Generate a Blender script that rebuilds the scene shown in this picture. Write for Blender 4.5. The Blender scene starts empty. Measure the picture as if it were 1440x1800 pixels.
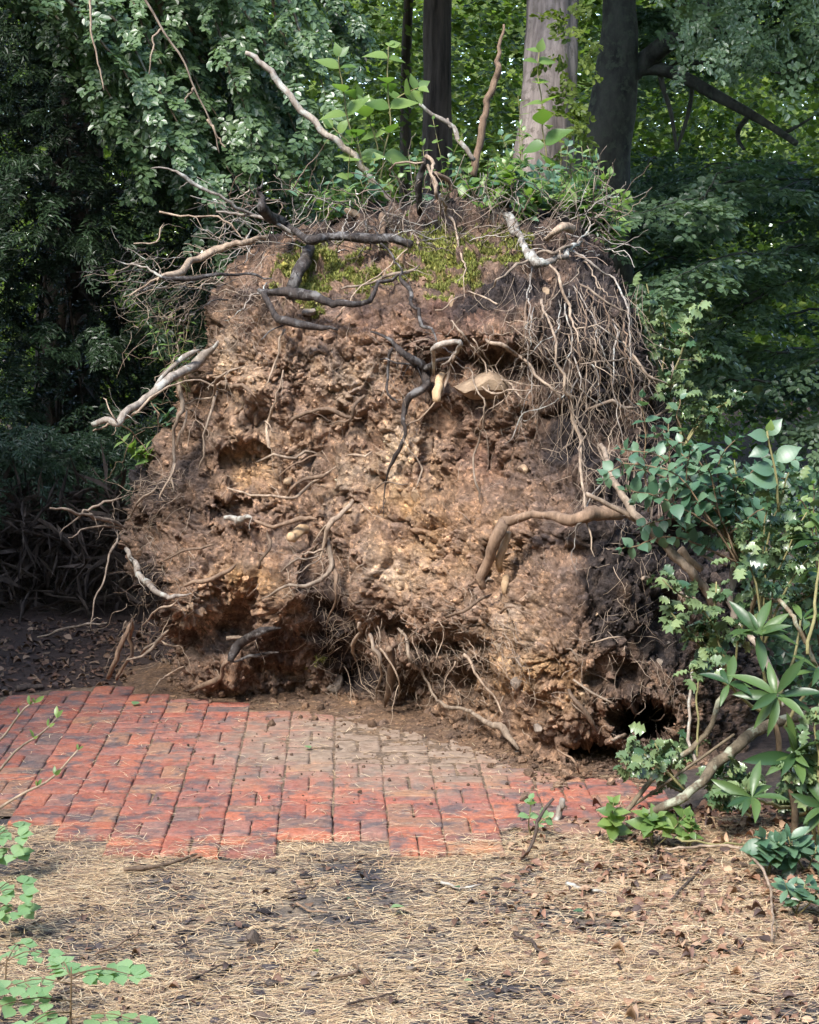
import bpy, math, random
import numpy as np
from mathutils import Vector, Matrix

random.seed(7); rng = np.random.default_rng(7)
R = math.radians
sc = bpy.context.scene
col = sc.collection

# ------------------------------------------------------------------ camera, sky, sun, exposure
K = 2.2                                  # lens: focal length over picture width; distances below are written for K = 1
CAM_H, F = 1.95, 1440.0 * K
PITCH = math.atan(360 / F)
cam_d = bpy.data.cameras.new('camera'); cam = bpy.data.objects.new('camera', cam_d); col.objects.link(cam)
cam_d.sensor_fit = 'HORIZONTAL'; cam_d.sensor_width = 36; cam_d.lens = 36 * K
cam_d.clip_start = 0.05; cam_d.clip_end = 500
cam.location = (0, 0, CAM_H); cam.rotation_euler = (R(90) - PITCH, 0, 0)
sc.camera = cam

SUN_EL, SUN_AZ = R(49), R(214)          # azimuth clockwise from +Y: behind the camera, a little to the left
world = bpy.data.worlds.new('World'); sc.world = world; world.use_nodes = True
wn = world.node_tree.nodes; wl = world.node_tree.links
for n in list(wn): wn.remove(n)
wo = wn.new('ShaderNodeOutputWorld'); wb = wn.new('ShaderNodeBackground'); sky = wn.new('ShaderNodeTexSky')
sky.sky_type = 'NISHITA'; sky.sun_disc = False; sky.sun_elevation = SUN_EL; sky.sun_rotation = SUN_AZ
sky.air_density = 1.0; sky.dust_density = 1.0; sky.ozone_density = 1.0
wb.inputs['Strength'].default_value = 0.14
wl.new(sky.outputs[0], wb.inputs['Color']); wl.new(wb.outputs[0], wo.inputs['Surface'])
sd = bpy.data.lights.new('sun', 'SUN'); so = bpy.data.objects.new('sun', sd); col.objects.link(so)
sd.energy = 1.5; sd.angle = R(14); sd.color = (1.0, 0.95, 0.9)
sdir = Vector((math.sin(SUN_AZ) * math.cos(SUN_EL), math.cos(SUN_AZ) * math.cos(SUN_EL), math.sin(SUN_EL)))
so.rotation_euler = sdir.to_track_quat('Z', 'Y').to_euler(); so.location = sdir * 30

sc.view_settings.view_transform = 'Standard'; sc.view_settings.look = 'None'
sc.view_settings.exposure = 2.3; sc.view_settings.gamma = 1.0; sc.view_settings.use_curve_mapping = False
sc.render.engine = 'CYCLES'
sc.cycles.use_denoising = True
sc.cycles.max_bounces = 6; sc.cycles.diffuse_bounces = 3; sc.cycles.glossy_bounces = 2
sc.cycles.transmission_bounces = 3; sc.cycles.transparent_max_bounces = 4
sc.cycles.caustics_reflective = False; sc.cycles.caustics_refractive = False

# ------------------------------------------------------------------ placing: a ray through the photograph at a chosen distance
CP, SP = math.cos(PITCH), math.sin(PITCH)
def P(px, py, Y):
    px = np.asarray(px, float); py = np.asarray(py, float)
    x = (px - 720) / F; v = (900 - py) / F
    t = Y / (CP + v * SP)
    return np.stack(np.broadcast_arrays(t * x, Y + 0 * t, CAM_H + t * (-SP + v * CP)), -1)
def GY(px, py, z=0.0):
    v = (900 - py) / F
    t = (z - CAM_H) / (-SP + v * CP)
    return t * (CP + v * SP)
def G(px, py, z=0.0): return P(px, py, GY(px, py, z))
def proj(p):
    p = np.asarray(p, float); q = p - np.array([0, 0, CAM_H])
    d = q[..., 1] * CP - q[..., 2] * SP; u = q[..., 1] * SP + q[..., 2] * CP
    return 720 + F * q[..., 0] / d, 900 - F * u / d
def PK(px, py, Y): return P(px, py, np.asarray(Y, float) * K)
def pxm(Y): return Y / F        # metres per photo pixel at distance Y, near enough

# ------------------------------------------------------------------ noise
def _h(ix, iy, iz, s):
    h = (ix.astype(np.int64) * 374761393 + iy.astype(np.int64) * 668265263 + iz.astype(np.int64) * 2147483647 + s * 974634777) & 0xffffffff
    h = ((h ^ (h >> 13)) * 1274126177) & 0xffffffff
    h = ((h ^ (h >> 16)) * 2246822519) & 0xffffffff
    return h ^ (h >> 15)
def perlin(p, s=0):
    i = np.floor(p).astype(np.int64); f = p - i; w = f * f * f * (f * (f * 6 - 15) + 10)
    r = 0
    for dx in (0, 1):
        for dy in (0, 1):
            for dz in (0, 1):
                h = _h(i[:, 0] + dx, i[:, 1] + dy, i[:, 2] + dz, s)
                g = ((h & 1023) / 511.5 - 1) * (f[:, 0] - dx) + (((h >> 10) & 1023) / 511.5 - 1) * (f[:, 1] - dy) + (((h >> 20) & 1023) / 511.5 - 1) * (f[:, 2] - dz)
                r = r + g * (w[:, 0] if dx else 1 - w[:, 0]) * (w[:, 1] if dy else 1 - w[:, 1]) * (w[:, 2] if dz else 1 - w[:, 2])
    return r
def fbm(p, octs=4, s=0, ridged=False):
    a, r = 1.0, 0
    for k in range(octs):
        n = perlin(p * 2 ** k, s + k * 17)
        r = r + a * ((0.5 - np.abs(n) * 1.6) if ridged else n); a *= .5
    return r
def worley(p, s=0):
    i = np.floor(p).astype(np.int64); f1 = np.full(len(p), 9.); f2 = np.full(len(p), 9.); idn = np.zeros(len(p))
    for dx in (-1, 0, 1):
        for dy in (-1, 0, 1):
            for dz in (-1, 0, 1):
                cx, cy, cz = i[:, 0] + dx, i[:, 1] + dy, i[:, 2] + dz
                h = _h(cx, cy, cz, s)
                d = (cx + (h & 1023) / 1023. - p[:, 0]) ** 2 + (cy + ((h >> 10) & 1023) / 1023. - p[:, 1]) ** 2 + (cz + ((h >> 20) & 1023) / 1023. - p[:, 2]) ** 2
                n = d < f1
                f2 = np.where(n, f1, np.minimum(f2, d)); idn = np.where(n, (h % 997) / 997., idn); f1 = np.where(n, d, f1)
    return np.sqrt(f1), np.sqrt(f2), idn

# ------------------------------------------------------------------ mesh helpers
def make_mesh(name, V, faces, smooth=True, colors=None):
    """faces: int array (n,3)/(n,4) or a list of such arrays."""
    V = np.ascontiguousarray(V, np.float32)
    if not isinstance(faces, list): faces = [faces]
    faces = [np.asarray(f, np.int32) for f in faces if len(f)]
    me = bpy.data.meshes.new(name)
    nl = sum(f.size for f in faces); npoly = sum(len(f) for f in faces)
    me.vertices.add(len(V)); me.vertices.foreach_set('co', V.ravel())
    me.loops.add(nl); me.polygons.add(npoly)
    me.loops.foreach_set('vertex_index', np.concatenate([f.ravel() for f in faces]))
    tot = np.concatenate([np.full(len(f), f.shape[1], np.int32) for f in faces])
    me.polygons.foreach_set('loop_start', np.concatenate([[0], np.cumsum(tot)[:-1]]).astype(np.int32))
    me.polygons.foreach_set('use_smooth', np.full(npoly, smooth))
    me.update(calc_edges=True); me.validate()
    if colors is not None:
        c = np.ones((len(V), 4), np.float32); c[:, :colors.shape[1]] = colors
        a = me.color_attributes.new('tint', 'FLOAT_COLOR', 'POINT'); a.data.foreach_set('color', c.ravel())
    return me
def link(name, me, mat=None, parent=None, loc=None, **props):
    o = bpy.data.objects.new(name, me); col.objects.link(o)
    if mat is not None and me is not None and not me.materials: me.materials.append(mat)
    if parent is not None: o.parent = parent
    if loc is not None: o.location = loc
    for k, v in props.items(): o[k] = v
    return o
def thing(name, label, cat, loc=(0, 0, 0), group=None):
    o = bpy.data.objects.new(name, None); col.objects.link(o); o.location = loc; o.empty_display_size = .1
    o['label'] = label; o['category'] = cat
    if group: o['group'] = group
    return o
def tag(o, label, cat, group=None):
    o['label'] = label; o['category'] = cat
    if group: o['group'] = group
    return o
def catmull(pts, rad, n):
    pts = np.asarray(pts, float); rad = np.asarray(rad, float)
    if len(pts) == 2 and n <= 2: return pts, rad
    a = np.concatenate([[2 * pts[0] - pts[1]], pts, [2 * pts[-1] - pts[-2]]])
    m = len(pts) - 1; u = np.linspace(0, m, n); i = np.minimum(u.astype(int), m - 1); t = (u - i)[:, None]
    p0, p1, p2, p3 = a[i], a[i + 1], a[i + 2], a[i + 3]
    q = .5 * (2 * p1 + (p2 - p0) * t + (2 * p0 - 5 * p1 + 4 * p2 - p3) * t ** 2 + (3 * p1 - p0 - 3 * p2 + p3) * t ** 3)
    return q, np.interp(u, np.arange(m + 1), rad)
def tube(pts, rad, sides=6, knob=0.0, seed=0):
    """closed tapered tube -> V, [quads, tris]"""
    pts = np.asarray(pts, float); rad = np.asarray(rad, float); n = len(pts)
    T = np.gradient(pts, axis=0); T /= np.linalg.norm(T, axis=1)[:, None] + 1e-9
    up = np.array([.31, .17, .93]); up = up - T[0] * (up @ T[0]); up /= np.linalg.norm(up)
    N = np.zeros_like(T)
    for k in range(n):
        up = up - T[k] * (up @ T[k]); l = np.linalg.norm(up)
        if l < 1e-4: up = np.cross(T[k], [1, 0, .1]); l = np.linalg.norm(up)
        up = up / l; N[k] = up
    B = np.cross(T, N)
    a = np.linspace(0, 2 * np.pi, sides, endpoint=False)
    rr = rad[:, None] * np.ones(sides)
    if knob:
        q = np.random.default_rng(seed).normal(0, 1, (n, sides)); rr = rr * (1 + knob * .5 * (q + np.roll(q, 1, 0)) * .7)
    V = pts[:, None] + rr[..., None] * (np.cos(a)[None, :, None] * N[:, None] + np.sin(a)[None, :, None] * B[:, None])
    V = V.reshape(-1, 3)
    i = np.arange(n - 1)[:, None] * sides; j = np.arange(sides)[None]; j2 = (j + 1) % sides
    Q = np.stack([i + j, i + j2, i + sides + j2, i + sides + j], -1).reshape(-1, 4)
    V = np.concatenate([V, pts[:1] - T[:1] * rad[0] * .15, pts[-1:] + T[-1:] * rad[-1] * .3])
    c0, c1 = len(V) - 2, len(V) - 1; jj = np.arange(sides); jn = (jj + 1) % sides
    Tr = np.concatenate([np.stack([jn, jj, jj * 0 + c0], -1), np.stack([jj + (n - 1) * sides, jn + (n - 1) * sides, jj * 0 + c1], -1)])
    return V, Q, Tr
class MB:
    def __init__(s): s.V = []; s.Q = []; s.T = []; s.C = []; s.n = 0
    def add(s, V, Q=None, T=None, c=None):
        if Q is not None and len(Q): s.Q.append(np.asarray(Q) + s.n)
        if T is not None and len(T): s.T.append(np.asarray(T) + s.n)
        s.V.append(V)
        if c is not None: s.C.append(np.broadcast_to(np.asarray(c, float), (len(V), 3)) if np.ndim(c) < 2 else c)
        s.n += len(V)
    def mesh(s, name, smooth=True, origin=None):
        V = np.concatenate(s.V)
        if origin is not None: V = V - np.asarray(origin)
        fs = []
        if s.Q: fs.append(np.concatenate(s.Q))
        if s.T: fs.append(np.concatenate(s.T))
        return make_mesh(name, V, fs, smooth, np.concatenate(s.C) if s.C else None)
def wobble(pts, rad, n, amp, seed):
    q, r = catmull(pts, rad, n); g = np.random.default_rng(seed)
    w = g.normal(0, 1, q.shape); w = (w + np.roll(w, 1, 0) + np.roll(w, -1, 0)) / 1.7
    w[0] = 0
    return q + w * amp, r

# ------------------------------------------------------------------ materials
def new_mat(name):
    m = bpy.data.materials.new(name); m.use_nodes = True
    nt = m.node_tree; b = nt.nodes['Principled BSDF']
    return m, nt, nt.nodes, nt.links, b
def rampnode(nodes, stops, interp='LINEAR'):
    r = nodes.new('ShaderNodeValToRGB'); r.color_ramp.interpolation = interp
    e = r.color_ramp.elements
    while len(e) > 1: e.remove(e[-1])
    e[0].position = stops[0][0]; e[0].color = (*stops[0][1], 1)
    for p, c in stops[1:]:
        k = e.new(p); k.color = (*c, 1)
    return r
def noise_node(nodes, links, vec, scale, detail=6, rough=.6):
    n = nodes.new('ShaderNodeTexNoise'); n.inputs['Scale'].default_value = scale; n.inputs['Detail'].default_value = detail
    n.inputs['Roughness'].default_value = rough
    if vec is not None: links.new(vec, n.inputs['Vector'])
    return n
def mixc(nodes, links, fac, a, b, mode='MIX'):
    m = nodes.new('ShaderNodeMix'); m.data_type = 'RGBA'; m.blend_type = mode
    for s, v in ((m.inputs[0], fac), (m.inputs[6], a), (m.inputs[7], b)):
        if hasattr(v, 'links'): links.new(v, s)
        elif np.ndim(v): s.default_value = (*v, 1)
        else: s.default_value = v
    return m.outputs[2]
def bump(nodes, links, b, h, strength, dist):
    n = nodes.new('ShaderNodeBump'); n.inputs['Strength'].default_value = strength; n.inputs['Distance'].default_value = dist
    links.new(h, n.inputs['Height']); links.new(n.outputs[0], b.inputs['Normal'])

def soil_material(name='soil', tinted=True, base=(.2, .13, .085)):
    m, nt, N, L, b = new_mat(name)
    geo = N.new('ShaderNodeNewGeometry'); pos = geo.outputs['Position']
    n1 = noise_node(N, L, pos, 45, 8, .7); n2 = noise_node(N, L, pos, 9, 5, .6); n3 = noise_node(N, L, pos, 160, 4, .6)
    if tinted:
        a = N.new('ShaderNodeAttribute'); a.attribute_name = 'tint'; c = a.outputs['Color']
    else:
        rg = N.new('ShaderNodeRGB'); rg.outputs[0].default_value = (*base, 1); c = rg.outputs[0]
    r1 = rampnode(N, [(.3, (.55, .53, .52)), (.5, (1, 1, 1)), (.7, (1.45, 1.42, 1.36))]); L.new(n1.outputs['Fac'], r1.inputs[0])
    c = mixc(N, L, 1.0, c, r1.outputs[0], 'MULTIPLY')
    r2 = rampnode(N, [(.35, (.8, .82, .86)), (.65, (1.2, 1.12, 1.0))]); L.new(n2.outputs['Fac'], r2.inputs[0])
    c = mixc(N, L, 1.0, c, r2.outputs[0], 'MULTIPLY')
    v = N.new('ShaderNodeTexVoronoi'); v.inputs['Scale'].default_value = 70; L.new(pos, v.inputs['Vector'])
    rv = rampnode(N, [(0, (.7, .68, .68)), (.25, (1, 1, 1)), (.8, (1.3, 1.25, 1.2)), (.93, (2.0, 1.9, 1.75))], 'CONSTANT')
    sep = N.new('ShaderNodeSeparateColor'); L.new(v.outputs['Color'], sep.inputs[0]); L.new(sep.outputs[0], rv.inputs[0])
    c = mixc(N, L, .7, c, mixc(N, L, 1.0, c, rv.outputs[0], 'MULTIPLY'))
    L.new(c, b.inputs['Base Color']); b.inputs['Roughness'].default_value = .95; b.inputs['Specular IOR Level'].default_value = .12
    add = N.new('ShaderNodeMath'); add.operation = 'MULTIPLY_ADD'; add.inputs[1].default_value = .45
    L.new(n3.outputs['Fac'], add.inputs[0]); L.new(n1.outputs['Fac'], add.inputs[2])
    bump(N, L, b, add.outputs[0], 1.0, .022)
    return m
def bark_material(name, dark, light, scale=30, stretch=(1, 1, .25), lichen=None, rough=.85, strength=.6):
    m, nt, N, L, b = new_mat(name)
    tc = N.new('ShaderNodeTexCoord'); mp = N.new('ShaderNodeMapping'); mp.inputs['Scale'].default_value = stretch
    L.new(tc.outputs['Object'], mp.inputs[0])
    n1 = noise_node(N, L, mp.outputs[0], scale, 8, .68)
    r = rampnode(N, [(.3, dark), (.68, light)]); L.new(n1.outputs['Fac'], r.inputs[0]); c = r.outputs[0]
    oi = N.new('ShaderNodeObjectInfo')
    rr = rampnode(N, [(0, (.7, .7, .7)), (1, (1.2, 1.15, 1.1))]); L.new(oi.outputs['Random'], rr.inputs[0])
    c = mixc(N, L, 1.0, c, rr.outputs[0], 'MULTIPLY')
    if lichen:
        n2 = noise_node(N, L, tc.outputs['Object'], 14, 6, .65)
        r2 = rampnode(N, [(.52, (0, 0, 0)), (.62, (1, 1, 1))]); L.new(n2.outputs['Fac'], r2.inputs[0])
        c = mixc(N, L, r2.outputs[0], c, lichen)
    L.new(c, b.inputs['Base Color']); b.inputs['Roughness'].default_value = rough; b.inputs['Specular IOR Level'].default_value = .25
    bump(N, L, b, n1.outputs['Fac'], strength, .02)
    return m
def leaf_material(name, c0, c1, gloss=.45, trans=.35, spec=.5, tinted=False, transc=None):
    """c0..c1: colour range leaf by leaf"""
    m, nt, N, L, b = new_mat(name)
    r = rampnode(N, [(0, c0), (1, c1)])
    if tinted:
        a = N.new('ShaderNodeAttribute'); a.attribute_name = 'tint'
        s = N.new('ShaderNodeSeparateColor'); L.new(a.outputs['Color'], s.inputs[0]); L.new(s.outputs[0], r.inputs[0])
    else:
        oi = N.new('ShaderNodeObjectInfo'); L.new(oi.outputs['Random'], r.inputs[0])
        tc = N.new('ShaderNodeTexCoord'); w = N.new('ShaderNodeTexWave'); w.wave_type = 'BANDS'; w.bands_direction = 'Y'
        w.inputs['Scale'].default_value = 2.2; w.inputs['Detail Scale'].default_value = 1; w.inputs['Distortion'].default_value = 1.5; w.inputs['Detail'].default_value = 1
        L.new(tc.outputs['Object'], w.inputs['Vector']); bump(N, L, b, w.outputs['Fac'], .03, .004)
    L.new(r.outputs[0], b.inputs['Base Color']); b.inputs['Roughness'].default_value = gloss; b.inputs['Specular IOR Level'].default_value = spec
    if trans > 0:
        t = N.new('ShaderNodeBsdfTranslucent'); mx = N.new('ShaderNodeMixShader'); mx.inputs[0].default_value = trans
        tcl = mixc(N, L, 1.0, r.outputs[0], transc or (1.5, 1.7, .7), 'MULTIPLY'); L.new(tcl, t.inputs['Color'])
        L.new(b.outputs[0], mx.inputs[1]); L.new(t.outputs[0], mx.inputs[2])
        L.new(mx.outputs[0], N['Material Output'].inputs['Surface'])
    return m

M = {}
M['soil'] = soil_material('soil')
M['loose'] = soil_material('loose_soil', False, (.17, .115, .08))
M['silt'] = soil_material('silt', False, (.215, .16, .115))
M['root_pale'] = bark_material('root_pale', (.1, .07, .05), (.44, .35, .26), 28)
M['root_grey'] = bark_material('root_grey', (.1, .08, .068), (.42, .37, .31), 28, lichen=(.4, .4, .35))
M['root_mid'] = bark_material('root_mid', (.07, .048, .034), (.27, .19, .13), 30)
M['root_dark'] = bark_material('root_dark', (.008, .007, .007), (.085, .07, .062), 30, lichen=(.16, .15, .14), rough=.65, strength=1)
M['cut_wood'] = bark_material('cut_wood', (.3, .19, .1), (.56, .42, .26), 25)
M['stone'] = bark_material('stone', (.17, .115, .075), (.46, .34, .22), 16, (1, 1, 1), strength=.5)
M['stone_grey'] = bark_material('stone_grey', (.1, .08, .065), (.27, .23, .19), 16, (1, 1, 1), strength=.5)
M['bark_dark'] = bark_material('bark_dark', (.012, .01, .009), (.15, .12, .1), 14, (1, 1, .12), strength=1)
M['bark_beech'] = bark_material('bark_beech', (.014, .014, .012), (.12, .12, .095), 6, (1, 1, .45), lichen=(.07, .08, .055), strength=.9)
M['bark_pale'] = bark_material('bark_pale', (.04, .032, .03), (.4, .345, .31), 11, (1, 1, .1), lichen=(.17, .14, .115), strength=1)
M['stem_green'] = bark_material('stem_green', (.12, .12, .05), (.27, .25, .12), 20)
M['stem_brown'] = bark_material('stem_brown', (.09, .06, .035), (.25, .18, .11), 30)
M['branch'] = bark_material('branch', (.07, .055, .035), (.26, .21, .14), 30, lichen=(.3, .31, .22))
M['twig'] = bark_material('twig', (.035, .026, .022), (.14, .105, .085), 40)
M['leaf_fresh'] = leaf_material('leaf_fresh', (.09, .165, .045), (.21, .3, .09), .4, .38)
M['leaf_blue'] = leaf_material('leaf_blue', (.05, .115, .065), (.12, .2, .115), .4, .22, .5)
M['leaf_holly'] = leaf_material('leaf_holly', (.035, .08, .035), (.19, .25, .11), .3, .1, .6)
M['leaf_rhodo'] = leaf_material('leaf_rhodo', (.025, .06, .02), (.085, .14, .04), .38, .12, .4)
M['leaf_pale'] = leaf_material('leaf_pale', (.15, .27, .12), (.24, .36, .18), .5, .3, .3)
M['beech_left'] = leaf_material('beech_left', (.018, .05, .026), (.12, .185, .08), .36, .3, .6, True)
M['beech_right'] = leaf_material('beech_right', (.03, .07, .038), (.14, .21, .11), .38, .28, .6, True)
M['yew'] = leaf_material('yew', (.009, .022, .012), (.034, .062, .028), .4, .1, .4, True)
M['far_leaf'] = leaf_material('far_leaf', (.035, .07, .015), (.18, .23, .05), .5, .45, .3, True)
M['shade_canopy'] = leaf_material('shade_canopy', (.02, .05, .015), (.06, .1, .03), .5, .2, .3, True)

# ------------------------------------------------------------------ ground
def ground_z(x, y):
    p = np.stack([np.asarray(x, float).ravel(), np.asarray(y, float).ravel(), np.zeros(np.size(x))], -1)
    z = -.022 + .02 * fbm(p * 1.3, 3, 5) + .008 * fbm(p * 6, 3, 9)
    d = np.maximum(0, p[:, 0] - .75) ; z = z + .05 * np.clip(d, 0, 1) * np.clip(p[:, 1] / K - 2.0, 0, 1)
    z = np.where((p[:, 1] > 2.9 * K) & (p[:, 1] < 4.3 * K) & (p[:, 0] < .9), np.minimum(z, -.018), z)
    return z.reshape(np.shape(x))
def build_ground():
    xs = np.concatenate([-np.geomspace(60, 3.2, 14)[:-1], np.arange(-3.2, 3.2, .03), np.geomspace(3.2, 60, 14)])
    ys = np.concatenate([np.array([-40, -20, -8, -3, 0., 1.6, 2.6]), np.arange(3.2, 13.4, .045), np.geomspace(13.4, 180, 16)])
    X, Y = np.meshgrid(xs, ys); Z = ground_z(X, Y)
    V = np.stack([X, Y, Z], -1).reshape(-1, 3); w = len(xs); h = len(ys)
    i = (np.arange(h - 1)[:, None] * w + np.arange(w - 1)[None]).ravel()
    me = make_mesh('ground', V, np.stack([i, i + 1, i + w + 1, i + w], -1))
    m, nt, N, L, b = new_mat('forest_floor')
    geo = N.new('ShaderNodeNewGeometry'); pos = geo.outputs['Position']
    n1 = noise_node(N, L, pos, 3.2, 8, .7); n2 = noise_node(N, L, pos, 40, 8, .75); n3 = noise_node(N, L, pos, 120, 5, .7)
    r1 = rampnode(N, [(.38, (.06, .062, .07)), (.52, (.13, .115, .105)), (.68, (.32, .25, .175))]); L.new(n1.outputs['Fac'], r1.inputs[0])
    r2 = rampnode(N, [(.3, (.45, .43, .42)), (.5, (1, 1, 1)), (.7, (1.6, 1.5, 1.35))]); L.new(n2.outputs['Fac'], r2.inputs[0])
    c = mixc(N, L, 1.0, r1.outputs[0], r2.outputs[0], 'MULTIPLY')
    # beyond the path the floor is dark brown leaf mould
    sx = N.new('ShaderNodeSeparateXYZ'); L.new(pos, sx.inputs[0])
    mr = N.new('ShaderNodeMapRange'); mr.inputs['From Min'].default_value = 2.9 * K; mr.inputs['From Max'].default_value = 3.7 * K
    L.new(sx.outputs['Y'], mr.inputs['Value'])
    c = mixc(N, L, mr.outputs[0], c, mixc(N, L, 1.0, (.085, .06, .05), r2.outputs[0], 'MULTIPLY'))
    L.new(c, b.inputs['Base Color']); b.inputs['Roughness'].default_value = .95; b.inputs['Specular IOR Level'].default_value = .15
    ad = N.new('ShaderNodeMath'); ad.operation = 'ADD'; L.new(n2.outputs['Fac'], ad.inputs[0]); L.new(n3.outputs['Fac'], ad.inputs[1])
    bump(N, L, b, ad.outputs[0], 1.0, .015)
    o = link('ground', me, m); o['kind'] = 'structure'
build_ground()

# ------------------------------------------------------------------ brick path (basket weave)
def build_path():
    root = bpy.data.objects.new('brick_path', None); col.objects.link(root); root['kind'] = 'structure'
    m, nt, N, L, b = new_mat('brick')
    oi = N.new('ShaderNodeObjectInfo'); tc = N.new('ShaderNodeTexCoord'); geo = N.new('ShaderNodeNewGeometry'); pos = geo.outputs['Position']
    rc = rampnode(N, [(0, (.25, .078, .05)), (.2, (.33, .105, .066)), (.38, (.2, .08, .062)), (.52, (.36, .12, .066)), (.66, (.26, .094, .068)), (.8, (.29, .135, .1)), (.88, (.13, .085, .075)), (1, (.36, .17, .085))])
    L.new(oi.outputs['Random'], rc.inputs[0]); c = rc.outputs[0]
    n1 = noise_node(N, L, pos, 60, 6, .7)
    r1 = rampnode(N, [(.3, (.6, .6, .62)), (.7, (1.4, 1.36, 1.32))]); L.new(n1.outputs['Fac'], r1.inputs[0])
    c = mixc(N, L, 1.0, c, r1.outputs[0], 'MULTIPLY')
    # blue-black flashing of the fired clay, in patches
    n2 = noise_node(N, L, pos, 8.5, 6, .65); r2 = rampnode(N, [(.48, (0, 0, 0)), (.6, (.85, .85, .85))]); L.new(n2.outputs['Fac'], r2.inputs[0])
    c = mixc(N, L, r2.outputs[0], c, (.07, .064, .068))
    n5 = noise_node(N, L, pos, 18, 8, .7); r5 = rampnode(N, [(.42, (0, 0, 0)), (.7, (.34, .34, .34))]); L.new(n5.outputs['Fac'], r5.inputs[0])
    c = mixc(N, L, r5.outputs[0], c, (.36, .25, .2))
    # silt washed and trodden over the bricks next to the torn-up roots
    d = N.new('ShaderNodeVectorMath'); d.operation = 'SUBTRACT'; d.inputs[1].default_value = (.0, 3.62 * K, 0); L.new(pos, d.inputs[0])
    mp = N.new('ShaderNodeVectorMath'); mp.operation = 'MULTIPLY'; mp.inputs[1].default_value = (.72, 1.75 / K, 0); L.new(d.outputs[0], mp.inputs[0])
    ln = N.new('ShaderNodeVectorMath'); ln.operation = 'LENGTH'; L.new(mp.outputs[0], ln.inputs[0])
    n3 = noise_node(N, L, pos, 5, 7, .65); ad = N.new('ShaderNodeMath'); ad.operation = 'MULTIPLY_ADD'; ad.inputs[1].default_value = 1.1
    L.new(n3.outputs['Fac'], ad.inputs[0]); L.new(ln.outputs['Value'], ad.inputs[2])
    r3 = rampnode(N, [(.9, (.93, .93, .93)), (1.0, (.7, .7, .7))]); 
    mr = N.new('ShaderNodeMapRange'); mr.inputs['From Min'].default_value = .85; mr.inputs['From Max'].default_value = 1.35
    mr.inputs['To Min'].default_value = .95; mr.inputs['To Max'].default_value = 0.0; L.new(ad.outputs[0], mr.inputs['Value'])
    n4 = noise_node(N, L, pos, 22, 5, .6); r4 = rampnode(N, [(.4, (.2, .148, .105)), (.65, (.31, .235, .17))]); L.new(n4.outputs['Fac'], r4.inputs[0])
    c = mixc(N, L, mr.outputs[0], c, r4.outputs[0])
    L.new(c, b.inputs['Base Color']); b.inputs['Roughness'].default_value = .85; b.inputs['Specular IOR Level'].default_value = .25
    ad2 = N.new('ShaderNodeMath'); ad2.operation = 'ADD'; L.new(n1.outputs['Fac'], ad2.inputs[0]); L.new(n4.outputs['Fac'], ad2.inputs[1])
    bump(N, L, b, ad2.outputs[0], .7, .008)
    # six worn brick shapes: rounded edges, uneven tops
    def brick_mesh(k):
        g = np.random.default_rng(100 + k); lx, ly, hz = .2035, .0995, .06
        a = np.array([-.5, -.47, -.43, -.2, .05, .25, .43, .47, .5]); bb = np.array([-.5, -.44, -.36, 0, .36, .44, .5])
        X, Y = np.meshgrid(a * lx, bb * ly); ex = np.minimum(X + lx / 2, lx / 2 - X); ey = np.minimum(Y + ly / 2, ly / 2 - Y)
        e = np.minimum(ex, ey); Z = -.0045 * np.clip(1 - e / .008, 0, 1) ** 2 + g.normal(0, .0009, X.shape)
        Z -= .004 * np.clip(1 - np.hypot(ex, ey) / .02, 0, 1) * g.uniform(0, 1.5, X.shape)
        X = X + g.normal(0, .0015, X.shape); Y = Y + g.normal(0, .0015, X.shape)
        h, w = X.shape; V = np.stack([X, Y, Z], -1).reshape(-1, 3)
        i = (np.arange(h - 1)[:, None] * w + np.arange(w - 1)[None]).ravel(); Q = [np.stack([i, i + 1, i + w + 1, i + w], -1)]
        rim = np.concatenate([np.arange(w), np.arange(1, h) * w + w - 1, (h - 1) * w + np.arange(w - 2, -1, -1), np.arange(h - 2, 0, -1) * w])
        V2 = V[rim].copy(); V2[:, 2] = -hz; n0 = len(V); V = np.concatenate([V, V2]); k2 = np.arange(len(rim)); kn = (k2 + 1) % len(rim)
        Q.append(np.stack([rim[kn], rim[k2], n0 + k2, n0 + kn], -1))
        me = make_mesh('brick', V, np.concatenate(Q)); me.materials.append(m); return me
    meshes = [brick_mesh(k) for k in range(6)]
    U = .207; ang = R(2.2); ca, sa = math.cos(ang), math.sin(ang)
    o0 = G(484, 1497)                     # corner shared by two front columns
    back = [(-300, 1236), (0, 1228), (100, 1215), (190, 1206), (330, 1220), (450, 1240), (640, 1254), (655, 1276), (735, 1280), (745, 1294), (812, 1297), (820, 1308), (852, 1311), (905, 1328), (1000, 1347), (1110, 1372), (1240, 1385), (1500, 1400)]
    bx, by = zip(*back); frx = None; n = 0
    g = np.random.default_rng(3)
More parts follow.
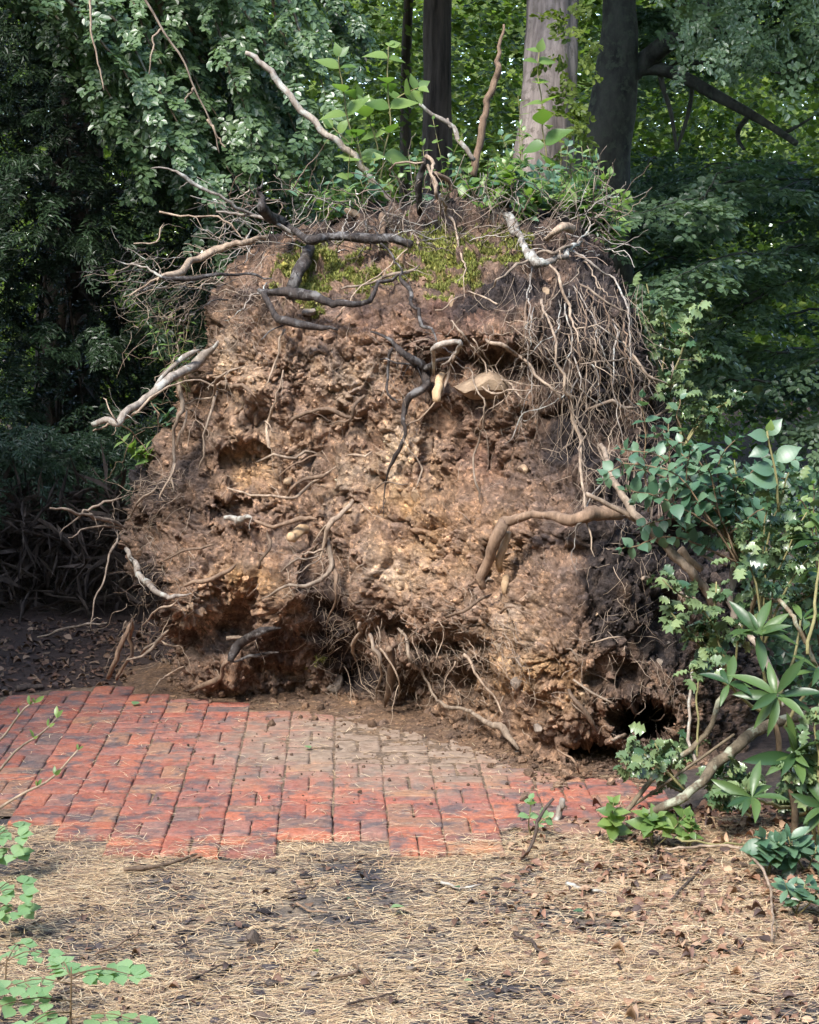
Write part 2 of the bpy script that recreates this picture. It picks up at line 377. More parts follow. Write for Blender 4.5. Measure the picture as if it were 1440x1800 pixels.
    for i in range(-16, 9):
        for j in range(0, 24):
            for k in (0, 1):
                if (i + j) % 2 == 0: cx, cy, rot = (i + .25 + .5 * k) * U, (j + .5) * U, R(90)
                else: cx, cy, rot = (i + .5) * U, (j + .25 + .5 * k) * U, 0
                x = o0[0] + cx * ca - cy * sa; y = o0[1] + cx * sa + cy * ca
                px, py = proj((x, y, 0))
                if px < -90 or px > 1180: continue
                if py < np.interp(px, bx, by) + 3: continue
                col_i = math.floor(cx / U)
                fr = {-1: 0, -2: 0, -3: 0, -4: 1, -5: 2, -6: 3, -7: 4, -8: 4.5, 0: 1, 1: 1, 2: .5, 3: 0.0, 4: 1.4, 5: 1.5, 6: 2, 7: 2.5}.get(col_i, 5)
                if cy / U < fr - .02 or cy < 0: continue
                o = link('brick', meshes[g.integers(6)], None, root)
                o.location = (x + g.normal(0, .002), y + g.normal(0, .002), g.normal(0, .002) + .001)
                o.rotation_euler = (g.normal(0, .012), g.normal(0, .012), rot + ang + g.normal(0, .012) + (math.pi if g.random() < .5 else 0))
                n += 1
    # silt and sand lying in and over the joints
    xs = np.arange(-2.6, 1.5, .022); ys = np.arange(o0[1] + .48, 9.6, .03); X, Y = np.meshgrid(xs, ys); p = np.stack([X.ravel(), Y.ravel(), 0 * X.ravel()], -1)
    e = np.hypot((p[:, 0] - .0) * .72, (p[:, 1] - 3.62 * K) * 1.75 / K) + .55 + .35 * fbm(p * 2.5, 4, 31); f = np.clip((1.35 - e) / .6, 0, 1)
    qx, qy = proj(p); inside = (qy > np.interp(qx, bx, by) - 6) & (qx < 1180)
    p[:, 2] = np.where(inside, -.008 + .008 * f + .004 * fbm(p * 16, 3, 8), -.05); W = len(xs); i = (np.arange(len(ys) - 1)[:, None] * W + np.arange(W - 1)[None]).ravel()
    o = link('silt_bed', make_mesh('silt_bed', p, np.stack([i, i + 1, i + W + 1, i + W], -1)), M['silt'], root)
    return root
PATH = build_path()

# ------------------------------------------------------------------ the torn-up plate of soil
LP = np.array([(360, 650, 950), (375, 620, 975), (400, 520, 1040), (430, 455, 1066), (470, 400, 1090), (510, 372, 1102), (560, 355, 1112), (620, 336, 1132), (680, 318, 1166), (740, 298, 1188), (800, 262, 1220),
               (860, 235, 1248), (900, 216, 1275), (960, 212, 1300), (1020, 228, 1320), (1080, 262, 1330), (1140, 292, 1335), (1420, 310, 1335)], float)
def Lf(py): return np.interp(py, LP[:, 0], LP[:, 1])
def Rf(py): return np.interp(py, LP[:, 0], LP[:, 2])
BB = np.array([(180, 1198), (330, 1222), (450, 1222), (600, 1236), (700, 1252), (800, 1284), (900, 1328), (1000, 1355), (1100, 1362), (1200, 1350), (1340, 1335)], float)
def Bf(px): return np.interp(px, BB[:, 0], BB[:, 1])
UPPER = [
    (250, 900, 4.1), (400, 700, 3.98), (550, 700, 3.9), (700, 700, 3.82), (900, 700, 3.72), (1050, 700, 3.74), (1150, 800, 3.75), (400, 950, 3.9), (700, 950, 3.72), (900, 950, 3.52), (1100, 950, 3.42),
    (1200, 1000, 3.5), (1320, 1000, 3.8), (1320, 1150, 3.65), (700, 1100, 3.66), (480, 1100, 3.8), (330, 1100, 3.78), (240, 1050, 4.1), (900, 1150, 3.36), (1050, 1150, 3.24), (1200, 1200, 3.3),
    (370, 540, 4.1), (500, 530, 4.0), (700, 530, 3.9), (900, 530, 3.84), (1080, 540, 3.95), (450, 450, 4.3), (600, 400, 4.5), (750, 385, 4.48), (900, 390, 4.42), (1040, 420, 4.4), (800, 360, 4.62), (300, 760, 4.15), (1180, 700, 3.95)]
def lat(px): return float(GY(px, Bf(px))) / K
CTRL = [(x, y, float(GY(x, y))) for x, y in BB] + [(x, y, K * (3.55 + .85 * (lat(x) - 3.55)) + (Y - lat(x)) * 1.3 + .12) for x, y, Y in UPPER] + [(x, y, float(GY(x, Bf(x))) + .04) for x, y in ((330, 1170), (420, 1160), (500, 1170), (330, 1110), (420, 1090))]
def tps(ctrl):
    c = np.array(ctrl, float); X = c[:, :2] / 500; n = len(c)
    def U(d2): return .5 * d2 * np.log(d2 + 1e-12)
    K = U(((X[:, None] - X[None]) ** 2).sum(-1)) + np.eye(n) * 2e-3
    Pm = np.concatenate([np.ones((n, 1)), X], 1); A = np.block([[K, Pm], [Pm.T, np.zeros((3, 3))]])
    w = np.linalg.solve(A, np.concatenate([c[:, 2], np.zeros(3)]))
    def f(px, py):
        q = np.stack([px, py], -1) / 500
        return U(((q[:, None] - X[None]) ** 2).sum(-1)) @ w[:n] + w[n] + q @ w[n + 1:]
    return f
yf = tps(CTRL)
# hollows (+, pushed in) and bulges (-): x, y, rx, ry, metres
FEAT = [(850, 650, 95, 38, .2), (790, 800, 42, 90, .13), (700, 800, 60, 60, -.08), (430, 822, 45, 36, .15), (365, 700, 45, 26, .14), (400, 892, 32, 18, .14), (575, 1020, 40, 60, .14), (560, 1090, 50, 35, .12), (620, 1165, 40, 45, .14),
        (868, 1005, 24, 48, .16), (1130, 1266, 42, 26, .36), (1045, 1332, 36, 22, .33), (400, 1104, 50, 9, .05), (690, 1108, 32, 13, .15), (785, 1135, 60, 16, .12), (760, 1205, 60, 30, .11), (640, 780, 40, 40, .04),
        (450, 1040, 95, 80, -.08), (385, 1165, 75, 52, -.26), (510, 1195, 60, 28, -.12), (720, 930, 110, 90, -.05), (1000, 1110, 140, 120, -.09), (930, 1170, 70, 60, -.1), (850, 585, 110, 26, -.08), (650, 700, 70, 60, -.05), (480, 650, 120, 80, -.05),
        (560, 830, 60, 50, .06), (520, 940, 70, 25, .1), (1080, 1190, 40, 26, .13), (980, 1270, 60, 40, -.08), (940, 480, 70, 40, .05), (1080, 740, 60, 60, .06), (250, 930, 40, 24, .1), (880, 820, 40, 60, .05), (1180, 1100, 60, 60, .07), (1000, 970, 120, 22, .07),
        (480, 745, 30, 40, .08), (610, 900, 30, 30, .06), (740, 640, 40, 40, .06), (1210, 960, 70, 36, .2), (500, 1180, 60, 20, .07), (870, 1120, 26, 50, .1)]
NC, NR, SK, TK = 470, 460, 26, 40
def build_soil():
    s = np.linspace(0, 1, NC); t = np.linspace(0, 1, NR)
    S, T = np.meshgrid(s, t)
    pa = 210 + S * 1120
    PY = 362 + T * (Bf(pa) + 30 - 362)
    PX = Lf(PY) + S * (Rf(PY) - Lf(PY))
    Y = np.zeros(PX.size); fx, fy = PX.ravel(), PY.ravel()
    for k in range(0, PX.size, 40000): Y[k:k + 40000] = yf(fx[k:k + 40000], fy[k:k + 40000])
    # keep the foot where it meets the ground
    Bp = Bf(fx); Y = np.where(fy > Bp, GY(fx, Bp), Y)
    for (cx, cy, rx, ry, a) in FEAT:
        d = ((fx - cx) / rx) ** 2 + ((fy - cy) / ry) ** 2
        Y += a * (1.6 if a > .3 else .85) * np.exp(-d ** 3 * .6) if a > .1 else a * np.exp(-d)
    W = Rf(fy) - Lf(fy); e = np.minimum(S.ravel(), 1 - S.ravel()) * W; q = np.clip(1 - e / 95, 0, 1)
    Y += .32 * (1 - np.sqrt(np.clip(1 - q * q, 0, 1)))
    V = P(fx, fy, Y).reshape(NR, NC, 3)
    # sides and top carried on backwards: the plate is over a metre thick
    k = np.arange(SK, 0, -1)[None, :, None] * np.ones((NR, 1, 1)); cenx = .12
    Lk = V[:, :1] + k * np.array([0.012, .045, 0]); Rk = V[:, -1:] + k[:, ::-1] * np.array([-.012, .045, 0])
    V = np.concatenate([Lk, V, Rk], 1)
    kt = np.arange(TK, 0, -1)[:, None, None] * np.ones((1, V.shape[1], 1))
    Tk = V[:1] + kt * np.array([0, .032, 0.0])
    bump_ = .26 * np.exp(-((Tk[..., 0] - .28) / .3) ** 2) * np.exp(-((Tk[..., 1] - V[0, V.shape[1] // 2, 1] - .55) / .33) ** 2)
    Tk[..., 2] += bump_ - .012 * kt[..., 0] * np.clip(np.abs(Tk[..., 0] - .2) + .2, 0, 1) - .0006 * kt[..., 0] ** 2
    V = np.concatenate([Tk, V], 0)
    h, w = V.shape[:2]
    def normals(V):
        du = np.gradient(V, axis=1); dv = np.gradient(V, axis=0); n = np.cross(dv, du); return n / (np.linalg.norm(n, axis=-1, keepdims=True) + 1e-9)
    n = normals(V); n = np.where(n[..., 1:2] > .3, -n, n) if False else n
    p = V.reshape(-1, 3); nn = n.reshape(-1, 3)
    sgn = np.sign((nn * (np.array([0, 0, CAM_H]) - p)).sum(1)[(h // 2) * w + w // 2]); nn = nn * sgn
    wp = p + .05 * np.stack([fbm(p * 4, 3, 41), fbm(p * 4, 3, 42), fbm(p * 4, 3, 43)], -1)
    an = wp * np.array([1, 1, .55])
    d = .06 * fbm(wp * 2.6, 3, 1) + .01 - .05 * fbm(an * 8, 4, 2, True)
    rough = np.clip(.62 + 1.8 * fbm(p * 2.4, 3, 66), .15, 1.2)          # packed clay here, crumbling there
    a1, a2, ida = worley(wp * np.array([5.5, 5.5, 3.6]) + .7, 13); d += .035 * (ida - .5) + .05 * perlin(p * np.array([7, 7, 4]) + ida[:, None] * 53, 71) - .03 * np.exp(-(a2 - a1) / .04)
    f1, f2, idn = worley(wp * np.array([14, 14, 11.]) + .3, 3); d += rough * (.026 * (idn - .5) + .04 * perlin(p * 16 + idn[:, None] * 91, 72) - .022 * np.exp(-(f2 - f1) / .05))
    g1, g2, ido = worley(wp * np.array([36, 36, 30.]), 5); d += rough * (.014 * (ido - .5) + .024 * perlin(p * 40 + ido[:, None] * 31, 73) - .008 * np.exp(-(g2 - g1) / .08))
    h1, h2, idp = worley(p * 90, 8); d += rough * (.012 * np.clip(h2 - h1, 0, .5) * (idp * 2) + .006 * (idp - .5))
    # shelves: rows of soil that overhang the one below
    sh = np.mod(p[:, 2] * 3.1 + .9 * fbm(p * 2.2, 3, 77), 1); d += .03 * (sh - .5) * np.clip(.6 + fbm(p * 3, 2, 78) * 1.5, 0, 1)
    pits = fbm(wp * 7, 2, 91); d -= .07 * np.clip(pits - .38, 0, 1) * 2
    foot = np.clip((p[:, 2] + .02) / .08, .25, 1)
    p2 = p + nn * (d * foot)[:, None]
    p2 += nn[:, [0, 2, 1]] * 0
    # soil colour by zone: darker right side, crest and some hollows, paler patches
    px, py = proj(p)
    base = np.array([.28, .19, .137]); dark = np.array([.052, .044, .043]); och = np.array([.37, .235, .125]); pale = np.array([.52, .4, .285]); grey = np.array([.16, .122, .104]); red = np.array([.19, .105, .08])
    def blob(L): 
        r = np.zeros(len(px))
        for x, y, rx, ry, a in L: r = np.maximum(r, a * np.exp(-(((px - x) / rx) ** 2 + ((py - y) / ry) ** 2)))
        return r
    nz = fbm(p * 3.5, 4, 21); nz2 = fbm(p * 8, 4, 22); nz3 = fbm(p * 20, 3, 23)
    def mixin(c, t, f): f = np.clip(f, 0, 1)[:, None]; return c * (1 - f) + t * f
    c = np.tile(base, (len(px), 1))
    c = mixin(c, grey, (nz2 + .02) * 1.5)
    c = mixin(c, och, blob([(720, 880, 70, 90, .9), (440, 830, 50, 40, .8), (910, 1190, 110, 70, .75), (430, 1030, 60, 40, .7), (880, 960, 30, 60, .6), (760, 960, 90, 90, .5), (1000, 1230, 30, 30, .9)]) * (1 + nz2 * 2))
    c = mixin(c, pale, blob([(690, 800, 70, 60, .8), (600, 850, 60, 50, .4), (640, 660, 60, 40, .4), (900, 1100, 60, 80, .35), (480, 690, 110, 120, .45), (400, 620, 60, 70, .35), (560, 680, 80, 90, .35), (350, 1090, 50, 40, .5), (700, 1000, 80, 50, .35)]) * (1 + nz2 * 2.2))
    c = mixin(c, red, blob([(500, 700, 60, 60, .4), (810, 560, 80, 50, .7), (830, 800, 50, 70, .4), (650, 560, 100, 40, .3)]) * (1 + nz2 * 2))
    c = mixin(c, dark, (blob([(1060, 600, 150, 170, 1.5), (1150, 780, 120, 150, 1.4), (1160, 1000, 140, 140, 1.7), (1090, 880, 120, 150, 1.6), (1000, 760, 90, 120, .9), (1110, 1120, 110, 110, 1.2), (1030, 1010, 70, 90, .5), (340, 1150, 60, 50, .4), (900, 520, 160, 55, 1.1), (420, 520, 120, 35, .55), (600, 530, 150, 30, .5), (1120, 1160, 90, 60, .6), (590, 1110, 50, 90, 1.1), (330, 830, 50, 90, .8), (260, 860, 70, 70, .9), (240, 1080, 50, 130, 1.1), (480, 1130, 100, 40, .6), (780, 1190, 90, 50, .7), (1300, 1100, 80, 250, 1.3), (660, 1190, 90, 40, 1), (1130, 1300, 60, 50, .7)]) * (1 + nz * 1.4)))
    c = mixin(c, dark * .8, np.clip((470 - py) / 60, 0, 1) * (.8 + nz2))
    moss = np.array([.2, .2, .045])
    mossf = blob([(570, 480, 75, 45, 1.3), (780, 450, 85, 42, 1.3), (870, 430, 60, 35, 1.0), (770, 520, 30, 12, .7), (680, 670, 18, 16, .4), (560, 540, 30, 14, .5), (560, 1160, 40, 30, .25)])
    c = mixin(c, moss, np.clip(mossf * (1 + nz2 * 3.5 + nz3 * 2) - .3, 0, 1) * 1.2)
    c *= (1 + .35 * nz3 + .3 * (idn - .5) + .3 * (ido - .5))[:, None]
    c = np.clip(c, .01, .8)
    i = (np.arange(h - 1)[:, None] * w + np.arange(w - 1)[None]).ravel()
    Q = np.stack([i, i + w, i + w + 1, i + 1], -1)
    if sgn < 0: Q = Q[:, ::-1]
    # close the back
    rim = np.concatenate([np.arange(h - 1, 0, -1) * w, np.arange(w), np.arange(1, h) * w + w - 1]); cb = len(p2)
    p2 = np.concatenate([p2, [[.15, K * 3.6 + 3.0, 1.0]]]); c = np.concatenate([c, [dark]])
    Tr = np.stack([rim[:-1], rim[1:], rim[1:] * 0 + cb], -1)
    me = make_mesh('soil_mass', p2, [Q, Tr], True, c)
    return me, p2[:-1].reshape(h, w, 3), nn.reshape(h, w, 3), (mossf * (1 + nz2 * 3.5 + nz3 * 2) - .02).reshape(h, w), c[:-1].reshape(h, w, 3)
soil_me, SV, SN, SMOSS, SCOL = build_soil()
PLATE = thing('uprooted_root_plate', 'tall torn-up plate of brown soil and tangled roots standing beside the brick path', 'root plate', (0, 3.6 * K, 0))
PB = np.array([0, 3.6 * K, 0])
soil_me.transform(Matrix.Translation((0, -3.6 * K, 0)))
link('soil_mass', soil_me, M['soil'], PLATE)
# distance map of the front
BS = 4
zb = np.full((1800 // BS, 1440 // BS), np.inf)
_px, _py = proj(SV.reshape(-1, 3)); _ok = (_px >= 0) & (_px < 1440) & (_py >= 0) & (_py < 1800)
np.minimum.at(zb, ((_py[_ok] // BS).astype(int), (_px[_ok] // BS).astype(int)), SV.reshape(-1, 3)[_ok, 1])
for _ in range(4):
    pad = np.pad(zb, 1, constant_values=np.inf)
    nb = np.min([pad[a:a + zb.shape[0], b:b + zb.shape[1]] for a in range(3) for b in range(3)], 0); zb = np.where(np.isinf(zb), nb, zb)
def surfY(px, py):
    py = min(max(py, 385), float(Bf(px)) - 4); px = min(max(px, float(Lf(py)) + 12), float(Rf(py)) - 12)
    y = zb[int(py // BS), int(px // BS)]
    return float(y) if np.isfinite(y) else 3.8 * K
def sp(px, py, off=0.0): return P(px, py, surfY(px, py) - off)

# ------------------------------------------------------------------ roots
RL = []
def nrm0(a): return a / (np.linalg.norm(a) + 1e-9)
def root_obj(pts, mat, name='root', sides=7, parent=PLATE, base=PB, amp=.006, knob=.12, n=None, seed=None, label=None):
    """pts: (px, py, off, radius px)"""
    P3 = np.array([sp(a, b_, o + (.035 if o >= .04 else .012)) for a, b_, o, r in pts]); rad = np.array([(r * .72 if r > 8 else r * .56 if r > 4 else r * .5) * pxm(p[1]) for (a, b_, o, r), p in zip(pts, P3)])
    if n is None: n = max(6, int(np.linalg.norm(np.diff(P3, axis=0), axis=1).sum() / .03))
    sd_ = seed if seed is not None else int(abs(pts[0][0] * 7 + pts[0][1] * 3)) % 9999
    q, r = wobble(P3, rad, n, amp, sd_)
    gg = np.random.default_rng(sd_ + 5); kk = np.interp(np.arange(n), np.arange(0, n + 3, 3), gg.normal(0, 1, len(np.arange(0, n + 3, 3)))); k2 = np.interp(np.arange(n), np.arange(0, n + 3, 3), gg.normal(0, 1, len(np.arange(0, n + 3, 3))))
    fade = np.clip(np.arange(n) / 3, 0, 1); q[:, 0] += .009 * kk * fade; q[:, 2] += .009 * k2 * fade
    for _ in range(int(n * (.14 if sides > 5 else .1))):
        i = int(gg.integers(1, n)); d = nrm0(q[i] - q[i - 1]) * .6 + gg.normal(0, .6, 3) + np.array([0, -.1, -.35]); d = nrm0(d); L = gg.uniform(.03, .16); p0 = q[i]; p1 = p0 + d * L * .5 + gg.normal(0, .012, 3); p2 = p1 + d * L * .5 + gg.normal(0, .02, 3) + [0, 0, -.2 * L]
        RL.append((np.array([p0, p1, p2]), min(r[i] * .5, gg.uniform(.0012, .003)), mat))
    if mat != 'cut_wood':
        u = np.linspace(0, 1, n); r = r * np.clip(.35 + (1 - u) * 4.5, 0, 1) * (1 + .22 * np.interp(np.arange(n), np.arange(0, n + 4, 4), gg.normal(0, 1, len(np.arange(0, n + 4, 4)))).clip(-1.5, 1.5))
    V, Q, T = tube(q, r, sides + (2 if r.max() > .015 else 0), knob * 1.5, sd_)
    o = link(name, make_mesh(name, V - base, [Q, T]), M[mat], parent)
    if label: o['label'] = label
    return q, r
ROOTS = [
 # top left dark limbs
 ('root_dark', [(725, 430, .1, 13), (640, 416, .3, 16), (580, 416, .4, 15), (540, 414, .45, 14), (500, 395, .5, 12), (465, 370, .55, 10), (458, 340, .55, 8), (455, 318, .55, 6)]),
 ('root_pale', [(470, 418, .16, 6), (430, 425, .2, 8), (390, 438, .24, 9), (345, 458, .3, 9), (305, 476, .34, 9), (278, 486, .36, 8)]),
 ('root_dark', [(280, 488, .36, 5), (330, 492, .32, 7), (390, 486, .24, 7), (440, 487, .14, 6), (480, 490, .05, 6)]),
 ('root_grey', [(285, 487, .36, 5), (255, 470, .4, 4), (225, 458, .42, 3), (195, 453, .44, 2)]),
 ('root_pale', [(280, 488, .36, 3), (250, 505, .38, 3), (224, 520, .4, 2)]),
 ('root_pale', [(330, 495, .32, 3), (280, 506, .36, 3), (235, 522, .4, 2)]),
 ('root_dark', [(545, 435, .12, 14), (528, 465, .1, 17), (515, 500, .08, 15), (500, 530, .02, 9)]),
 ('root_dark', [(455, 510, .16, 6), (500, 517, .2, 10), (560, 526, .2, 11), (620, 530, .16, 9), (670, 500, .14, 6), (715, 482, .1, 5)]),
 ('root_dark', [(462, 512, .16, 8), (480, 545, .18, 9), (505, 569, .18, 9), (545, 572, .16, 9), (592, 580, .06, 7)]),
 ('root_dark', [(505, 569, .12, 4), (480, 580, .14, 3), (462, 596, .14, 2)]),
 ('root_pale', [(600, 508, .05, 3), (650, 492, .08, 4), (700, 478, .06, 5), (740, 465, .02, 4)]),
 ('root_pale', [(590, 560, .05, 3), (620, 520, .1, 3), (680, 470, .12, 3), (720, 440, .08, 3)]),
 ('root_grey', [(380, 372, .3, 3), (430, 380, .3, 5), (480, 400, .25, 6), (520, 410, .2, 7)]),
 ('root_grey', [(265, 296, .45, 2), (305, 300, .45, 4), (345, 325, .42, 6), (400, 355, .38, 6), (450, 385, .3, 6)]),
 ('root_pale', [(280, 372, .4, 3), (330, 378, .4, 3), (385, 382, .36, 4), (430, 420, .28, 3)]),
 ('root_pale', [(235, 428, .44, 2), (275, 418, .44, 3), (293, 388, .42, 2)]),
 # dead stem rising with the hanging pale root
 ('root_dark', [(738, 375, .1, 8), (744, 330, .16, 9), (746, 290, .2, 9), (750, 265, .22, 6)]),
 ('root_pale', [(750, 275, .24, 7), (762, 300, .28, 6), (770, 335, .3, 5), (785, 370, .28, 5), (803, 405, .24, 4), (815, 455, .15, 4), (818, 520, .08, 3)]),
 ('root_pale', [(752, 290, .25, 5), (760, 320, .28, 4), (775, 350, .3, 4), (778, 385, .28, 3)]),
 ('root_mid', [(765, 305, .25, 6), (790, 318, .24, 7), (798, 340, .2, 6)]),
 ('root_pale', [(745, 285, .24, 4), (715, 285, .28, 4), (690, 300, .3, 3), (680, 306, .3, 2)]),
 ('root_dark', [(640, 385, .1, 4), (680, 440, .12, 4), (712, 498, .1, 5), (735, 545, .06, 6), (770, 595, .06, 5)]),
 ('root_mid', [(672, 378, .1, 9), (675, 420, .06, 10)]),
 ('root_pale', [(735, 428, .1, 4), (722, 470, .08, 4), (718, 500, .02, 3)]),
 # black branching root in the middle
 ('root_dark', [(652, 583, .08, 4), (690, 609, .1, 6), (722, 632, .1, 9), (745, 655, .1, 13), (733, 692, .09, 11), (711, 715, .07, 8), (706, 760, .06, 6), (690, 805, .05, 5), (676, 850, .04, 4), (673, 905, .03, 2)]),
 ('root_dark', [(690, 612, .1, 5), (678, 650, .1, 6), (682, 690, .09, 5), (706, 712, .07, 4)]),
 ('root_dark', [(668, 632, .1, 2), (690, 628, .11, 3), (720, 640, .1, 4), (738, 655, .09, 4)]),
 ('root_dark', [(745, 650, .1, 8), (770, 640, .12, 6), (795, 630, .12, 5)]),
 ('root_grey', [(762, 660, .12, 5), (768, 615, .15, 8), (785, 600, .17, 9), (805, 603, .17, 9), (803, 622, .16, 7), (785, 640, .14, 5)]),
 ('root_pale', [(800, 625, .16, 5), (786, 660, .15, 5), (770, 700, .13, 5), (735, 735, .1, 4), (712, 748, .08, 4), (714, 785, .06, 3), (745, 820, .05, 3), (733, 850, .06, 3), (718, 858, .06, 2)]),
 ('cut_wood', [(777, 660, .06, 10), (774, 685, .13, 11), (772, 706, .17, 11)]),
 ('root_pale', [(800, 635, .16, 3), (830, 655, .15, 3), (843, 700, .13, 4), (848, 735, .1, 5), (842, 790, .06, 4), (842, 850, .04, 4), (840, 880, .03, 3)]),
 ('root_pale', [(790, 565, .1, 2), (810, 590, .14, 3), (845, 640, .18, 3), (858, 690, .16, 4)]),
 ('root_pale', [(840, 680, .15, 3), (870, 694, .15, 4), (905, 692, .12, 3), (950, 680, .1, 2)]),
 ('root_pale', [(858, 650, .14, 3), (890, 668, .14, 4), (915, 700, .12, 3), (932, 708, .1, 2)]),
 # right face
 ('root_pale', [(855, 597, .08, 6), (885, 607, .12, 7), (915, 632, .14, 7), (950, 660, .14, 7), (975, 690, .12, 6), (993, 713, .1, 6)]),
 ('root_pale', [(952, 527, .12, 5), (965, 572, .14, 5), (983, 625, .14, 5), (995, 680, .12, 5), (1008, 712, .12, 6), (1015, 760, .1, 6), (1020, 830, .1, 5), (1030, 910, .12, 5), (1047, 974, .1, 4)]),
 ('root_grey', [(888, 378, .05, 9), (908, 405, .1, 11), (925, 435, .16, 12), (935, 458, .2, 12), (965, 455, .22, 11), (992, 442, .22, 10), (1022, 424, .2, 8)]),
 ('root_pale', [(1022, 425, .2, 4), (985, 440, .26, 5), (950, 445, .28, 5), (915, 462, .22, 5), (885, 485, .14, 4), (862, 508, .06, 4)]),
 ('root_pale', [(958, 420, .1, 9), (985, 405, .14, 10), (1008, 396, .18, 9)]),
 ('root_grey', [(1015, 425, .2, 3), (1040, 395, .26, 3), (1070, 370, .3, 2)]),
 ('root_grey', [(1000, 438, .2, 4), (1050, 470, .16, 4), (1085, 495, .14, 4), (1105, 545, .14, 3), (1110, 620, .14, 3), (1106, 655, .12, 2)]),
 ('root_pale', [(965, 462, .2, 4), (985, 500, .16, 5), (1000, 540, .14, 5), (1012, 590, .12, 4), (1020, 640, .12, 3)]),
 ('root_pale', [(1020, 500, .14, 3), (1060, 530, .14, 4), (1100, 550, .16, 3)]),
 ('root_pale', [(1095, 600, .14, 3), (1110, 620, .14, 4), (1150, 660, .12, 4), (1190, 700, .1, 2)]),
 ('root_pale', [(1030, 720, .05, 5), (1075, 700, .1, 5), (1090, 712, .1, 7), (1118, 720, .1, 6)]),
 ('root_pale', [(1150, 732, .1, 4), (1180, 720, .15, 5), (1215, 728, .2, 6)]),
 ('root_pale', [(1020, 640, .12, 3), (1060, 640, .14, 4), (1110, 635, .12, 3), (1150, 660, .1, 2)]),
 # the long horizontal root on the right
 ('root_mid', [(850, 1035, .1, 8), (852, 995, .16, 12), (868, 945, .2, 14), (892, 915, .2, 12), (935, 909, .16, 9), (985, 907, .16, 10), (1025, 912, .16, 12), (1050, 903, .14, 14), (1085, 902, .14, 14), (1115, 915, .12, 12), (1150, 938, .08, 9)]),
 ('cut_wood', [(893, 935, .08, 9), (890, 965, .08, 11), (886, 1000, .05, 8)]),
 ('cut_wood', [(890, 1014, .08, 9), (889, 1030, .12, 9), (886, 1050, .1, 7)]),
 ('root_mid', [(785, 1085, .1, 7), (825, 1065, .12, 7), (862, 1044, .08, 5)]),
 ('root_mid', [(880, 1078, .08, 5), (900, 1068, .1, 4), (945, 1085, .08, 3)]),
 # lower middle
 ('root_mid', [(684, 1140, .12, 10), (686, 1185, .14, 10), (683, 1245, .1, 7)]),
 ('root_pale', [(700, 1105, .1, 4), (722, 1155, .12, 5), (742, 1190, .12, 5), (768, 1228, .1, 6), (800, 1245, .08, 6), (845, 1258, .06, 9), (880, 1285, .06, 11), (908, 1322, .04, 11)]),
 ('root_pale', [(815, 1150, .1, 5), (840, 1185, .12, 5), (865, 1225, .1, 4), (890, 1262, .08, 3)]),
 ('root_pale', [(650, 1115, .15, 5), (668, 1150, .18, 6), (670, 1190, .18, 4), (662, 1240, .15, 2)]),
 ('root_pale', [(632, 1095, .16, 6), (625, 1130, .2, 6), (622, 1165, .2, 4)]),
 ('root_pale', [(668, 1140, .16, 3), (700, 1190, .16, 3), (698, 1230, .12, 2)]),
 ('root_mid', [(1000, 1212, .05, 7), (1018, 1245, .07, 8), (1042, 1288, .05, 8)]),
 ('root_pale', [(1008, 1195, .08, 4), (1045, 1218, .12, 4), (1082, 1238, .1, 3)]),
 ('root_pale', [(1075, 1300, .1, 5), (1110, 1287, .16, 5), (1135, 1270, .2, 4), (1170, 1255, .2, 3)]),
 ('root_mid', [(980, 1318, .1, 3), (1000, 1345, .12, 4), (1016, 1362, .1, 4)]),
 # lower left
 ('root_mid', [(335, 1215, .06, 8), (372, 1195, .08, 9), (402, 1170, .08, 7), (412, 1150, .06, 6)]),
 ('root_dark', [(405, 1162, .1, 7), (425, 1132, .12, 11), (455, 1112, .1, 9), (490, 1108, .06, 6)]),
 ('root_dark', [(405, 1164, .1, 4), (440, 1155, .1, 5), (490, 1147, .06, 5)]),
 ('root_pale', [(398, 1122, .12, 5), (435, 1114, .14, 6), (455, 1110, .14, 7)]),
 ('root_grey', [(222, 965, .06, 7), (240, 1000, .08, 9), (260, 1028, .08, 9), (295, 1045, .06, 7), (330, 1045, .06, 6)]),
 ('root_mid', [(325, 1030, .05, 6), (360, 1020, .07, 7), (395, 1005, .06, 6), (412, 996, .04, 5)]),
 ('root_mid', [(288, 985, .06, 4), (330, 970, .08, 5), (372, 960, .06, 4)]),
 ('root_mid', [(190, 1192, .25, 8), (200, 1160, .28, 8), (215, 1125, .28, 8), (228, 1100, .26, 6)]),
 ('root_mid', [(205, 1195, .2, 5), (222, 1160, .22, 6), (231, 1120, .22, 6), (230, 1090, .2, 4)]),
 ('root_pale', [(222, 1160, .3, 3), (270, 1135, .3, 5), (300, 1110, .22, 6)]),
 ('root_pale', [(250, 1150, .3, 5), (258, 1135, .3, 6), (285, 1128, .26, 6), (312, 1138, .18, 5)]),
 ('root_pale', [(275, 1205, .25, 3), (300, 1185, .25, 3), (328, 1175, .16, 4)]),
 ('root_pale', [(250, 1100, .3, 3), (280, 1075, .2, 4), (310, 1055, .08, 4)]),
 # left sticks
 ('root_grey', [(164, 746, .55, 7), (205, 735, .5, 9), (250, 708, .42, 10), (300, 668, .3, 11), (345, 635, .18, 11), (385, 600, .05, 9)]),
 ('root_grey', [(270, 690, .4, 5), (295, 660, .36, 7), (320, 630, .28, 8), (350, 610, .2, 7)]),
 ('root_pale', [(164, 757, .55, 3), (195, 744, .52, 4), (240, 722, .45, 4), (310, 675, .3, 4), (370, 672, .15, 4), (400, 672, .06, 5)]),
 ('root_pale', [(182, 700, .5, 2), (205, 730, .5, 3), (240, 768, .46, 3), (262, 795, .42, 2)]),
 ('root_pale', [(88, 893, .6, 3), (135, 901, .5, 5), (175, 910, .4, 5), (222, 930, .22, 5)]),
